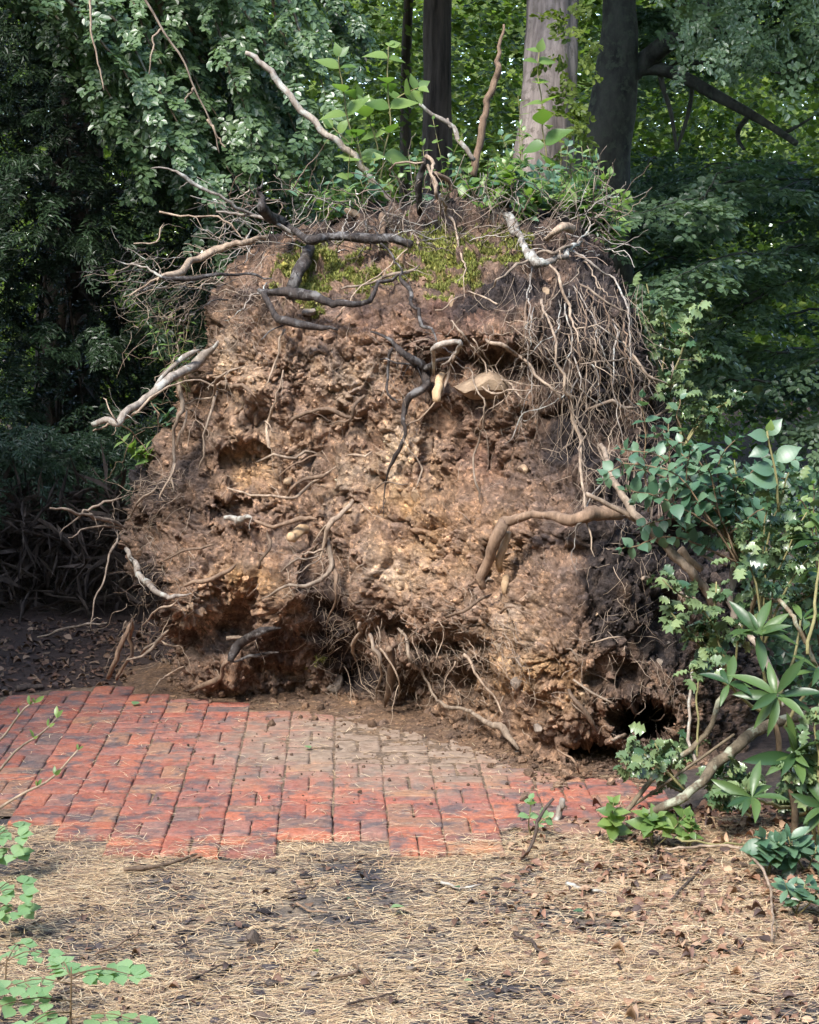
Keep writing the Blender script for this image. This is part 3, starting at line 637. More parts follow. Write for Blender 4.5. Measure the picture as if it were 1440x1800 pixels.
 ('root_pale', [(105, 937, .6, 2), (140, 908, .5, 3), (165, 888, .42, 4), (225, 868, .25, 5)]),
 ('root_pale', [(160, 1105, .5, 2), (170, 1050, .48, 3), (190, 985, .4, 4), (203, 935, .3, 4)]),
 ('root_pale', [(120, 945, .5, 2), (160, 925, .45, 3), (215, 925, .25, 4)]),
 ('root_pale', [(222, 915, .2, 4), (262, 870, .22, 4), (298, 845, .14, 3)]),
 ('root_pale', [(314, 672, .15, 5), (318, 720, .2, 6), (306, 780, .22, 6), (305, 830, .18, 5), (308, 868, .12, 4)]),
 ('root_pale', [(308, 815, .2, 3), (296, 850, .22, 4), (284, 880, .2, 3)]),
 ('root_pale', [(328, 722, .16, 4), (322, 760, .18, 5), (312, 790, .2, 4)]),
 ('root_pale', [(380, 688, .1, 7), (366, 735, .12, 6), (358, 785, .1, 5), (352, 822, .06, 2)]),
 ('root_pale', [(320, 712, .15, 3), (360, 700, .14, 4), (385, 665, .1, 4), (420, 632, .04, 3)]),
 ('root_mid', [(390, 672, .08, 7), (415, 680, .1, 6), (455, 695, .06, 4)]),
 ('root_pale', [(502, 578, .08, 3), (480, 640, .08, 3), (466, 690, .08, 3)]),
 ('root_pale', [(498, 650, .06, 2), (490, 700, .09, 3), (470, 738, .1, 5), (466, 770, .1, 6), (473, 788, .08, 5)]),
 ('root_pale', [(466, 740, .1, 3), (480, 752, .1, 3), (494, 763, .08, 2)]),
 ('root_mid', [(508, 745, .1, 5), (540, 730, .12, 6), (572, 722, .08, 6), (610, 735, .05, 5), (640, 745, .05, 4)]),
 ('root_mid', [(642, 695, .1, 5), (628, 725, .12, 6), (605, 742, .12, 5), (565, 752, .1, 3)]),
 ('root_pale', [(452, 812, .08, 2), (480, 803, .09, 4), (520, 800, .08, 5), (548, 800, .06, 4), (575, 810, .05, 3)]),
 ('root_mid', [(490, 838, .08, 3), (525, 812, .1, 4), (548, 798, .1, 4), (570, 805, .06, 4)]),
 ('root_pale', [(400, 858, .08, 3), (445, 872, .1, 4), (495, 875, .1, 5), (530, 868, .1, 5), (560, 845, .08, 5), (585, 822, .06, 4)]),
 ('root_mid', [(505, 875, .1, 6), (520, 850, .12, 7), (545, 838, .12, 8), (575, 832, .1, 6)]),
 ('root_grey', [(395, 910, .1, 8), (420, 915, .12, 9), (442, 912, .12, 7)]),
 ('cut_wood', [(540, 930, .02, 12), (520, 935, .08, 12), (508, 940, .12, 11)]),
 ('root_mid', [(445, 915, .1, 4), (480, 915, .12, 6), (520, 910, .1, 7), (560, 915, .06, 5)]),
 ('root_pale', [(620, 880, .08, 7), (592, 905, .12, 7), (577, 930, .14, 7), (568, 965, .15, 6), (560, 985, .15, 4)]),
 ('root_pale', [(572, 945, .14, 7), (580, 985, .14, 8), (565, 1020, .14, 7), (530, 1032, .14, 6), (495, 1032, .12, 5), (455, 1052, .08, 4)]),
 ('root_pale', [(565, 975, .15, 4), (530, 988, .17, 4), (500, 1003, .17, 3), (485, 1010, .16, 2)]),
 ('root_pale', [(563, 982, .15, 3), (535, 998, .18, 3), (510, 1012, .17, 2)]),
 ('root_pale', [(572, 965, .15, 3), (545, 978, .18, 3), (520, 985, .17, 2)]),
 ('root_mid', [(585, 985, .1, 6), (592, 1020, .12, 5), (585, 1060, .12, 4), (570, 1110, .1, 3)]),
 ('root_pale', [(660, 860, .06, 3), (690, 845, .08, 3), (720, 850, .06, 2)]),
 ('root_pale', [(612, 800, .06, 4), (640, 800, .08, 5), (655, 796, .06, 4)]),
 ('root_mid', [(455, 1000, .08, 5), (470, 960, .1, 5), (478, 935, .08, 4)]),
 ('root_pale', [(1130, 1018, .1, 5), (1165, 1035, .14, 6), (1195, 1052, .14, 7), (1225, 1060, .14, 7)]),
 ('root_pale', [(1040, 1130, .05, 2), (1075, 1120, .07, 3), (1100, 1118, .05, 2)]),
 ('root_pale', [(765, 545, .1, 2), (790, 535, .12, 2), (820, 515, .1, 2)]),
 ('root_pale', [(820, 512, .06, 3), (855, 525, .09, 4), (884, 540, .08, 3)]),
]
for k, (mt, pts) in enumerate(ROOTS):
    root_obj(pts, mt, seed=k + 1)

def rand_roots():
    """thinner roots hanging off the face, each its own part"""
    g = np.random.default_rng(11); n = 0
    # zone: x0,x1,y0,y1, count, direction mean (dx,dy), spread, length px, radius px, offset range, materials
    Z = [(900, 1110, 455, 600, 30, (.05, 1), .2, (100, 330), (1.8, 3.8), (.03, .22), ('root_pale', 'root_grey', 'root_mid')),
         (1000, 1190, 620, 800, 20, (.1, 1), .3, (70, 240), (1.5, 3), (.03, .18), ('root_pale', 'root_grey')),
         (830, 960, 560, 700, 14, (.4, 1), .5, (60, 160), (1.4, 2.6), (.05, .16), ('root_pale',)),
         (250, 470, 430, 560, 26, (-.95, .35), .35, (60, 170), (1.6, 3.6), (.1, .35), ('root_pale', 'root_grey', 'root_dark')),
         (250, 420, 560, 760, 14, (-.6, .6), .6, (40, 120), (1.3, 2.6), (.1, .3), ('root_pale', 'root_mid')),
         (200, 330, 840, 1100, 18, (-.7, .6), .6, (40, 120), (1.2, 2.4), (.05, .3), ('root_pale', 'root_mid')),
         (600, 900, 1090, 1180, 24, (.15, 1), .4, (40, 110), (1.3, 3), (.06, .2), ('root_pale', 'root_mid')),
         (880, 1060, 1100, 1260, 10, (.2, 1), .6, (30, 80), (1.3, 2.2), (.03, .12), ('root_pale',))]
    for x0, x1, y0, y1, cnt, dm, sprd, ln, rd, of, mts in Z:
        for _ in range(cnt):
            x, y = g.uniform(x0, x1), g.uniform(y0, y1); L = g.uniform(*ln); a = math.atan2(dm[1], dm[0]) + g.normal(0, sprd); o1 = g.uniform(*of); r = g.uniform(*rd)
            m_ = 4 + int(L / 50); pts = []
            for k in range(m_):
                f = k / (m_ - 1); pts.append((x, y, o1 * (.1 + .9 * min(1, f * 2.2)), r * (1 - .6 * f)))
                a += g.normal(0, .22); x += math.cos(a) * L / (m_ - 1); y += math.sin(a) * L / (m_ - 1)
            root_obj(pts, mts[g.integers(len(mts))], sides=5, amp=.007, seed=int(g.integers(1e6))); n += 1
rand_roots()

def hair():
    """root hairs: thousands, one mass"""
    g = np.random.default_rng(21); mb = MB()
    Z = [(890, 1130, 460, 720, 150, (.05, 1), .3, (40, 150)), (1000, 1210, 620, 850, 120, (.1, 1), .4, (30, 110)), (230, 500, 440, 600, 130, (-.7, .6), .6, (20, 90)), (230, 340, 820, 1180, 110, (-.5, .8), .7, (15, 60)),
         (560, 920, 1060, 1220, 300, (.1, 1), .7, (15, 60)), (320, 1200, 560, 1280, 260, (0, 1), 1.5, (10, 50)), (640, 860, 580, 720, 90, (.2, 1), 1., (15, 60)), (500, 640, 940, 1130, 120, (-.2, 1), .9, (15, 60)), (1060, 1200, 880, 1300, 120, (0, 1), .6, (20, 70))]
    for x0, x1, y0, y1, cnt, dm, sprd, ln in Z:
        for _ in range(cnt):
            x, y = g.uniform(x0, x1), g.uniform(y0, y1); L = g.uniform(*ln); a = math.atan2(dm[1], dm[0]) + g.normal(0, sprd); o1 = abs(g.normal(.03, .05)); pts = []
            m_ = 4
            for k in range(m_):
                f = k / (m_ - 1); pts.append(sp(x, y, o1 * f + .002)); a += g.normal(0, .4); x += math.cos(a) * L / (m_ - 1); y += math.sin(a) * L / (m_ - 1)
            pts = np.array(pts)
            q, r = catmull(pts, np.linspace(1, .5, m_), 7); sh = g.uniform(.55, 1.25)
            V, Q, T = tube(q + g.normal(0, .002, q.shape), r * g.uniform(.0009, .0019), 3); mb.add(V - PB, Q, T, np.array([.33, .25, .18]) * sh)
    shade = {'root_pale': (.4, .31, .22), 'root_grey': (.36, .31, .25), 'root_mid': (.2, .135, .09), 'root_dark': (.05, .042, .04), 'cut_wood': (.35, .26, .17)}
    for pts, r0, mt in RL:
        q, r = catmull(pts, [1, .8, .35], 8); V, Q, T = tube(q + g.normal(0, .0025, q.shape), r * r0, 4); mb.add(V - PB, Q, T, np.array(shade[mt]) * g.uniform(.6, 1.2))
    m, nt, N, L_, b = new_mat('root_hair'); a = N.new('ShaderNodeAttribute'); a.attribute_name = 'tint'; L_.new(a.outputs['Color'], b.inputs['Base Color']); b.inputs['Roughness'].default_value = .8
    link('fine_roots', mb.mesh('fine_roots'), m, PLATE, kind='stuff')
hair()

# ------------------------------------------------------------------ stones, clods and crumbs
def lump(seed, sub=2, rough=.25, sx=(1, 1, 1), flat=0.0):
    import bmesh
    bm = bmesh.new(); bmesh.ops.create_icosphere(bm, subdivisions=sub, radius=1)
    V = np.array([v.co[:] for v in bm.verts]); Fc = np.array([[v.index for v in f.verts] for f in bm.faces]); bm.free()
    V = V * (1 + rough * fbm(V * 1.1 + seed * 7.3, 3, seed))[:, None]
    g = np.random.default_rng(seed)
    for _ in range(12):                               # knock flat facets into it
        d = g.normal(0, 1, 3); d /= np.linalg.norm(d); k = V @ d; lim = g.uniform(.45, .8); V = V - np.outer(np.clip(k - lim, 0, None) * (1 - flat * .2), d)
    return V * np.array(sx), Fc
def stone(px, py, rx, ry, mat='stone', off=.02, depth=None, seed=0, rotz=0):
    p = sp(px, py, off); k = pxm(p[1]); V, T = lump(seed + 3, 3, .25, (rx * k, (depth or (rx + ry) / 2) * k, ry * k))
    c, s_ = math.cos(rotz), math.sin(rotz); V = V @ np.array([[c, 0, s_], [0, 1, 0], [-s_, 0, c]]).T
    o = link('stone', make_mesh('stone', V, T, False if seed % 3 else True), M[mat], PLATE, loc=p - PB)
    return o
st = stone(838, 684, 62, 32, off=.1, depth=60, seed=4); st['label'] = 'large flat-bottomed tan stone lodged under the soil ledge'
for i, (x, y, rx, ry, mt) in enumerate([(733, 868, 14, 19, 'stone'), (545, 548, 17, 13, 'stone_grey'), (589, 1198, 26, 24, 'stone_grey'), (700, 1032, 8, 14, 'stone'), (795, 533, 9, 16, 'stone'), (962, 512, 9, 14, 'stone'), (886, 1150, 24, 40, 'stone'), (908, 1205, 14, 20, 'stone_grey'), (1060, 900, 12, 10, 'stone'),
        (920, 825, 11, 12, 'stone'), (612, 895, 13, 14, 'stone'), (505, 845, 13, 12, 'stone'), (1160, 1165, 12, 10, 'stone_grey'), (948, 1282, 14, 12, 'stone_grey'),
        (910, 1325, 13, 9, 'stone_grey'), (1020, 1220, 11, 12, 'stone'), (1172, 1130, 11, 8, 'stone_grey'), (370, 1035, 11, 10, 'stone'), (860, 1020, 11, 9, 'stone_grey'), (1050, 1080, 9, 8, 'stone'), (620, 375, 22, 10, 'stone')]):
    stone(x, y, rx * .9, ry * .9, mt, -.012, seed=10 + i, rotz=random.uniform(-.6, .6))

def crumbs():
    """clods clinging to the face, one mass; and loose crumbs lying at its foot"""
    g = np.random.default_rng(31); LM = [lump(200 + k, 1, .35) for k in range(10)]
    h, w = SV.shape[:2]; mb = MB()
    ii = g.integers(TK + 45, h - 12, 9000); jj = g.integers(SK + 6, w - SK - 6, 9000)
    keep = fbm(SV[ii, jj] * 3, 2, 55) + g.uniform(-.2, .35, 9000) > .05
    for i, j in zip(ii[keep], jj[keep]):
        V, T = LM[g.integers(10)]; s_ = min(.03, .0045 * g.pareto(2.2) + .005)
        A = np.linalg.qr(g.normal(0, 1, (3, 3)))[0]; p = SV[i, j] + SN[i, j] * s_ * .25
        mb.add((V * s_ * np.array([1, .7, g.uniform(.5, 1)])) @ A.T + p - PB, None, T, np.clip(SCOL[i, j] * g.uniform(.75, 1.7), 0, .7))
    link('soil_crumbs', mb.mesh('soil_crumbs', False), M['soil'], PLATE, kind='stuff')
    # spill on the ground
    mb = MB(); bx, by = BB[:, 0], BB[:, 1]
    for _ in range(3600):
        px = g.uniform(300, 1180); py = np.interp(px, bx, by) - 22 + abs(g.normal(0, 1)) * (26 if 430 < px < 1000 else 14)
        if px < 470 and py > 1245: continue
        p = G(px, py); V, T = LM[g.integers(10)]; s_ = min(.03, .004 * g.pareto(2.0) + .004)
        A = np.linalg.qr(g.normal(0, 1, (3, 3)))[0]; hz = .05 * max(0, 1 - abs(py - np.interp(px, bx, by) + 5) / 28)
        mb.add((V * s_) @ A.T + p + [0, 0, s_ * .3 + hz * g.uniform(0, 1)], None, T, np.array([.19, .13, .092]) * g.uniform(.6, 1.5))
    for _ in range(900):
        px = g.uniform(250, 1150); py = g.uniform(1240, 1420)
        if py < np.interp(px, bx, by): continue
        p = G(px, py); V, T = LM[g.integers(10)]; s_ = .0025 * g.pareto(2.6) + .0022; s_ = min(s_, .012)
        A = np.linalg.qr(g.normal(0, 1, (3, 3)))[0]; mb.add((V * s_) @ A.T + p + [0, 0, s_ * .5], None, T, np.array([.13, .09, .07]) * g.uniform(.6, 1.5))
    o = link('loose_soil', mb.mesh('loose_soil', False), M['soil'], kind='stuff'); o['label'] = 'loose brown soil crumbs spilled over the back edge of the brick path'; o['category'] = 'soil'
    # the low bank of spilled earth below the crumbs
    n = 220; xs = np.linspace(-1.75, 1.35, n); V = []; C = []
    fpx = np.linspace(190, 1290, n); mrow = 26
    for a in range(n):
        by_ = float(Bf(fpx[a])); wd = 46 if 430 < fpx[a] < 960 else 20
        wd = np.interp(fpx[a], [190, 330, 430, 500, 620, 720, 900, 1010, 1100, 1290], [26, 12, 22, 30, 44, 42, 26, 14, 14, 30])
        for k in range(mrow):
            f = k / (mrow - 1); py = by_ - 34 + (wd + 34) * f; q = G(fpx[a], py); V.append([q[0], q[1], .1 * (1 - f) ** 1.6 * min(1, a / 40, (n - 1 - a) / 40) - .03 * max(0, 1 - a / 14)])
    V = np.array(V); V[:, 2] += .022 * fbm(V * 14, 4, 3) * np.clip(V[:, 2] / .03, .1, 1.2) - .004
    V[:, :2] += .03 * np.stack([fbm(V * 5, 3, 4), fbm(V * 5, 3, 6)], -1)
    i = (np.arange(n - 1)[:, None] * mrow + np.arange(mrow - 1)[None]).ravel()
    o = link('spilled_earth', make_mesh('spilled_earth', V, np.stack([i, i + 1, i + mrow + 1, i + mrow], -1)), M['loose']); o['kind'] = 'structure'
crumbs()

def moss():
    g = np.random.default_rng(41); h, w = SV.shape[:2]; mb_V = []; C = []
    ii, jj = np.where(SMOSS > .42); ok = (ii > TK) & (jj > SK) & (jj < w - SK); ii, jj = ii[ok], jj[ok]
    k = g.integers(0, len(ii), 26000); p = SV[ii[k], jj[k]]; n = SN[ii[k], jj[k]]; m_ = len(k)
    d = n * .7 + np.array([0, -.1, .5]) + g.normal(0, .55, (m_, 3)); d /= np.linalg.norm(d, axis=1)[:, None]
    L = g.uniform(.01, .03, m_)[:, None]; s_ = np.cross(d, g.normal(0, 1, (m_, 3))); s_ /= np.linalg.norm(s_, axis=1)[:, None]; s_ *= g.uniform(.0025, .0055, m_)[:, None]
    V = np.stack([p - s_, p + s_, p + d * L], 1).reshape(-1, 3) - PB; T = np.arange(m_ * 3).reshape(-1, 3)
    c = np.where(g.random((m_, 1)) < .25, np.array([[.36, .33, .1]]), np.array([[.21, .235, .05]])) * g.uniform(.5, 1.5, (m_, 1)); c = np.repeat(c, 3, 0)
    m, nt, N, L_, b = new_mat('moss'); a = N.new('ShaderNodeAttribute'); a.attribute_name = 'tint'; L_.new(a.outputs['Color'], b.inputs['Base Color']); b.inputs['Roughness'].default_value = .9
    link('moss', make_mesh('moss', V, T, False, c), m, PLATE, kind='stuff')
moss()

# ------------------------------------------------------------------ foliage in mass: sprays of leaves
LEAF6 = np.array([(0, 0, 0), (.26, .28, .05), (.24, .68, .04), (0, 1, -.06), (-.24, .68, .04), (-.26, .28, .05)])
LEAF4 = np.array([(0, 0, 0), (.28, .45, .06), (0, 1, -.04), (-.28, .45, .06)])
def nrm(a): return a / (np.linalg.norm(a, axis=-1, keepdims=True) + 1e-9)
def leaf_mesh(name, pos, d, n, size, tint, shape=6, width=1.0):
    """pos,d,n (K,3); size,tint (K,)"""
    d = nrm(d); x = nrm(np.cross(d, n)); z = np.cross(x, d)
    T = LEAF6 if shape == 6 else LEAF4
    V = pos[:, None] + size[:, None, None] * (T[None, :, 0:1] * width * x[:, None] + T[None, :, 1:2] * d[:, None] + T[None, :, 2:3] * z[:, None])
    k = len(T); i = np.arange(len(pos))[:, None] * k
    if shape == 6: Fc = np.concatenate([i + np.array([[0, 1, 2, 3]]), i + np.array([[0, 3, 4, 5]])])
    else: Fc = np.concatenate([i + np.array([[0, 1, 2]]), i + np.array([[0, 2, 3]])])
    c = np.repeat(np.clip(tint, 0, 1), k)[:, None] * np.ones((1, 3))
    return make_mesh(name, V.reshape(-1, 3), Fc, False, c)
def spray_template(seed, n_side=7, length=.42, leaf=.055, side_len=.2):
    """flat branchlet along +Y in the XY plane; leaves alternate along axis and side twigs"""
    g = np.random.default_rng(seed); pos, d, seg = [], [], []
    axis = [(0, 0)] ; 
    def run(o, a, L, depth):
        m = max(3, int(L / (leaf * .55))); p = np.array(o, float)
        for k in range(m):
            a += g.normal(0, .07); p = p + np.array([math.sin(a), math.cos(a)]) * L / m
            s_ = 1 if k % 2 else -1
            la = a + s_ * g.uniform(.6, 1.1); pos.append((*p, g.normal(0, .006))); d.append((math.sin(la), math.cos(la), g.normal(-.12, .15)))
            if depth and k % 2 == 0 and k < m - 1: run(p, a + s_ * g.uniform(.55, .9), side_len * (1 - .5 * k / m) * g.uniform(.7, 1.2), 0)
        pos.append((*p, 0)); d.append((math.sin(a), math.cos(a), -.1))
    run((0, 0), 0, length, 1)
    return np.array(pos), np.array(d)
def crown_from_sprays(name, O, A, scale, tint, templates, leaf, mat, parent, base, shape=6, width=1.0, up=(0, 0, 1), njit=.35, droop=.5, seed=0, tj=.18):
    g = np.random.default_rng(seed); pos, dd, nn, sz, tt = [], [], [], [], []
    which = g.integers(len(templates), size=len(O))
    for k, (tp, td) in enumerate(templates):
        m_ = which == k
        if not m_.any(): continue
        o, a, s_ = O[m_], nrm(A[m_]), scale[m_]; S = len(o)
        n = nrm(np.array(up) + g.normal(0, njit, (S, 3))); x = nrm(np.cross(a, n)); n = np.cross(x, a)
        lp = tp[None] * s_[:, None, None]
        w = o[:, None] + lp[..., 0:1] * x[:, None] + lp[..., 1:2] * a[:, None] + lp[..., 2:3] * n[:, None]
        w[..., 2] -= droop * (lp[..., 1] ** 2 + lp[..., 0] ** 2)
        d = td[None, :, 0:1] * x[:, None] + td[None, :, 1:2] * a[:, None] + td[None, :, 2:3] * n[:, None]
        d = d + g.normal(0, .15, d.shape); d[..., 2] -= .25 * droop
        ln = n[:, None] + g.normal(0, .33, d.shape)
        K = S * len(tp)
        pos.append(w.reshape(K, 3)); dd.append(d.reshape(K, 3)); nn.append(ln.reshape(K, 3)); sz.append((leaf * g.uniform(.65, 1.25, (S, len(tp))) * np.sqrt(s_)[:, None]).ravel()); tt.append((tint[m_][:, None] + g.normal(0, tj, (S, len(tp)))).ravel())
    me = leaf_mesh(name, np.concatenate(pos) - base, np.concatenate(dd), np.concatenate(nn), np.concatenate(sz), np.concatenate(tt), shape, width)
    return link(name, me, M[mat], parent)
def trunk_obj(parent, base, pts, rad, mat, name='trunk', sides=28, n=60, knob=.05, flutes=0, seed=0):
    q, r = catmull(np.array(pts, float), rad, n); V, Q, T = tube(q, r, sides, 0)
    nn_ = len(q); ang = np.arange(sides) / sides * 2 * np.pi
    body = V[:nn_ * sides].reshape(nn_, sides, 3); c = q[:, None]
    f = fbm(body.reshape(-1, 3) * np.array([5, 5, 1.2]), 4, seed).reshape(nn_, sides)
    k = 1 + knob * f * 2
    if flutes: k = k + .05 * np.sin(ang[None] * flutes + 1.2 * np.sin(np.arange(nn_) * .11)[:, None]) 
    V[:nn_ * sides] = (c + (body - c) * k[..., None]).reshape(-1, 3)
    return link(name, make_mesh(name, V - np.asarray(base), [Q, T]), M[mat], parent)
def branch_mb(mb, pts, r0, r1, n=14, sides=5, seed=0, amp=.012, base=(0, 0, 0)):
    q, r = wobble(pts, np.linspace(r0, r1, len(pts)), n, amp, seed); V, Q, T = tube(q, r, sides, .1, seed); mb.add(V - np.asarray(base), Q, T); return q

def sprays_along(q, g, step, side_ang, lens, up=np.array([0, 0, 1.])):
    """alternate sprays along a branch polyline"""
    seg = np.linalg.norm(np.diff(q, axis=0), axis=1); cum = np.concatenate([[0], np.cumsum(seg)]); O, A = [], []
    s_ = 1
    for t in np.arange(step, cum[-1], step):
        p = np.array([np.interp(t, cum, q[:, k]) for k in range(3)]); i = min(np.searchsorted(cum, t), len(q) - 1); tg = nrm(q[i] - q[i - 1])
        side = nrm(np.cross(tg, up)); a = side_ang * g.uniform(.6, 1.3)
        A.append(tg * math.cos(a) + s_ * side * math.sin(a) + g.normal(0, .15, 3)); O.append(p); s_ = -s_
    O.append(q[-1]); A.append(nrm(q[-1] - q[-2]))
    return O, A

beech_tp = [spray_template(s, 7, .36, .048, .17) for s in range(5)]
fine_tp = [spray_template(20 + s, 7, .42, .075, .2) for s in range(5)]

def left_beech():
    g = np.random.default_rng(51); base = np.array([-4.3, 6.0 * K, 0])
    t = thing('beech_tree', 'beech with light green hanging branches sweeping over the left of the root plate', 'tree', base)
    trunk_obj(t, base, [(-4.3, 6 * K, -.1), (-4.25, 6 * K, 2), (-4.1, 5.95 * K, 4.5), (-4.0, 5.9 * K, 8)], [.3, .25, .22, .16], 'bark_beech')
    mb = MB(); O, A, TN = [], [], []
    for k in range(64):
        Y = g.uniform(4.7, 6.0)
        ex = 130 + 460 * g.random() ** .7; ey = np.interp(ex, [130, 250, 400, 500, 575], [180, 330, 420, 420, 400]) * g.uniform(.4, 1.05)
        if k < 8: ex, ey = g.uniform(400, 640), g.uniform(20, 110)
        sx = ex - g.uniform(120, 330); p1 = PK(sx, -120, Y + .1); p3 = PK(ex, ey, Y); p2 = PK(sx + (ex - sx) * .5, -120 + (ey + 120) * .42, Y + .03)
        st_ = np.array([-4.05, 5.9 * K, g.uniform(4.6, 6.4)])
        q = branch_mb(mb, [st_, (st_ + p1) / 2 + [0, 0, .5], p1, p2, p3], .03, .003, 34, 4, k, .012, base)
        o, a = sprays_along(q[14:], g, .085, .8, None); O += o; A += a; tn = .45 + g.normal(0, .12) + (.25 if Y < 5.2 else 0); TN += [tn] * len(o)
    O, A, TN = np.array(O), np.array(A), np.array(TN); A[:, 2] -= .12; A[:, 1] -= .3
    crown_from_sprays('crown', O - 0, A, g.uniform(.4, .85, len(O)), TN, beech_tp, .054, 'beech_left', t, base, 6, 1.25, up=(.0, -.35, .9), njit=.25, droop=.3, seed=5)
    link('branches', mb.mesh('branches'), M['branch'], t, kind='stuff')
    n = 5200; u = nrm(g.normal(0, 1, (n, 3))) * (g.random((n, 1)) ** .4); pos = np.array([-4.9, 7.4, 4.3]) + u * np.array([1.4, 3.6, 2.3])  # unseen leaf mass added to throw shade on the left background
    link('crown', leaf_mesh('crown', pos - base, g.normal(0, 1, (n, 3)), np.array([0, 0, 1]) + g.normal(0, .5, (n, 3)), g.uniform(.12, .26, n), g.random(n), 4, 1.6), M['shade_canopy'], t)
    # a few bare pale twigs hanging in front
    for k, pts in enumerate([[(240, -20), (285, 45), (320, 105), (345, 160), (372, 225), (385, 270)], [(285, 50), (270, 70), (262, 130)], [(160, -10), (162, 60), (185, 160)], [(340, 155), (325, 180)], [(365, 210), (395, 260)]]):
        p3 = np.array([PK(a, b, 4.6) for a, b in pts]); q, r = wobble(p3, np.linspace(.008, .004, len(p3)), 18, .004, k); V, Q, T = tube(q, r, 5); link('branch', make_mesh('branch', V - base, [Q, T]), M['root_pale'], t)
left_beech()

def yew():
    g = np.random.default_rng(61); base = np.array([-3.1, 7.4 * K, 0])
    t = thing('yew_tree', 'dense dark evergreen yew filling the shade left of the root plate', 'tree', base)
    trunk_obj(t, base, [(-3.1, 7.4 * K, -.1), (-3.05, 7.35 * K, 1.5), (-2.9, 7.3 * K, 4), (-2.8, 7.3 * K, 7)], [.35, .28, .22, .1], 'bark_dark', flutes=5)
    n = 2450; px = g.uniform(-200, 450, n); py = g.uniform(-60, 1075, n); Y = g.uniform(5.7, 7.6, n)
    keep = (px < np.interp(py, [0, 400, 700, 900, 1080], [300, 440, 420, 330, 240])) & ((py < 850) | (g.random(n) < .2)) & (fbm(np.stack([px / 120, py / 70, Y * 1.2], -1), 3, 3) > -.2 - .25 * (py < 500))
    px, py, Y = px[keep], py[keep], Y[keep]; O = PK(px, py, Y)
    A = nrm(O - np.array([-3.0, 7.6 * K, 0]) * np.array([1, 1, 0]) - O * np.array([0, 0, 1])) + g.normal(0, .5, O.shape); A[:, 2] = g.normal(-.25, .25, len(O)); A[:, 1] -= .5
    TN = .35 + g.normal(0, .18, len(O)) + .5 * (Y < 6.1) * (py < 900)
    tp = [spray_template(40 + s, 9, .42, .03, .15) for s in range(4)]
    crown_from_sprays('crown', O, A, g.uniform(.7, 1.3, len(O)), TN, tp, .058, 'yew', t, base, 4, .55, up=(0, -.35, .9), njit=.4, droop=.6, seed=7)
    mb = MB()
    for k in range(26):
        z = g.uniform(.5, 4.5); e = PK(g.uniform(-100, 380), g.uniform(100, 1000), g.uniform(5.9, 6.8)); s_ = np.array([-3.05, 7.3 * K, z]); branch_mb(mb, [s_, (s_ + e) / 2 + [0, 0, .15], e], .03, .006, 12, 4, k, .02, base)
    link('branches', mb.mesh('branches'), M['bark_dark'], t, kind='stuff')
    # low spray, tinted lighter to paint in the sunlight
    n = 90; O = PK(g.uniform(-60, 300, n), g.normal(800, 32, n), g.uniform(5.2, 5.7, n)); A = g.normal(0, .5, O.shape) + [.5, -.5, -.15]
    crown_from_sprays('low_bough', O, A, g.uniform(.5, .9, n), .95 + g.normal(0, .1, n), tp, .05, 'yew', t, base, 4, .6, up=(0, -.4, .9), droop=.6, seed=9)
yew()

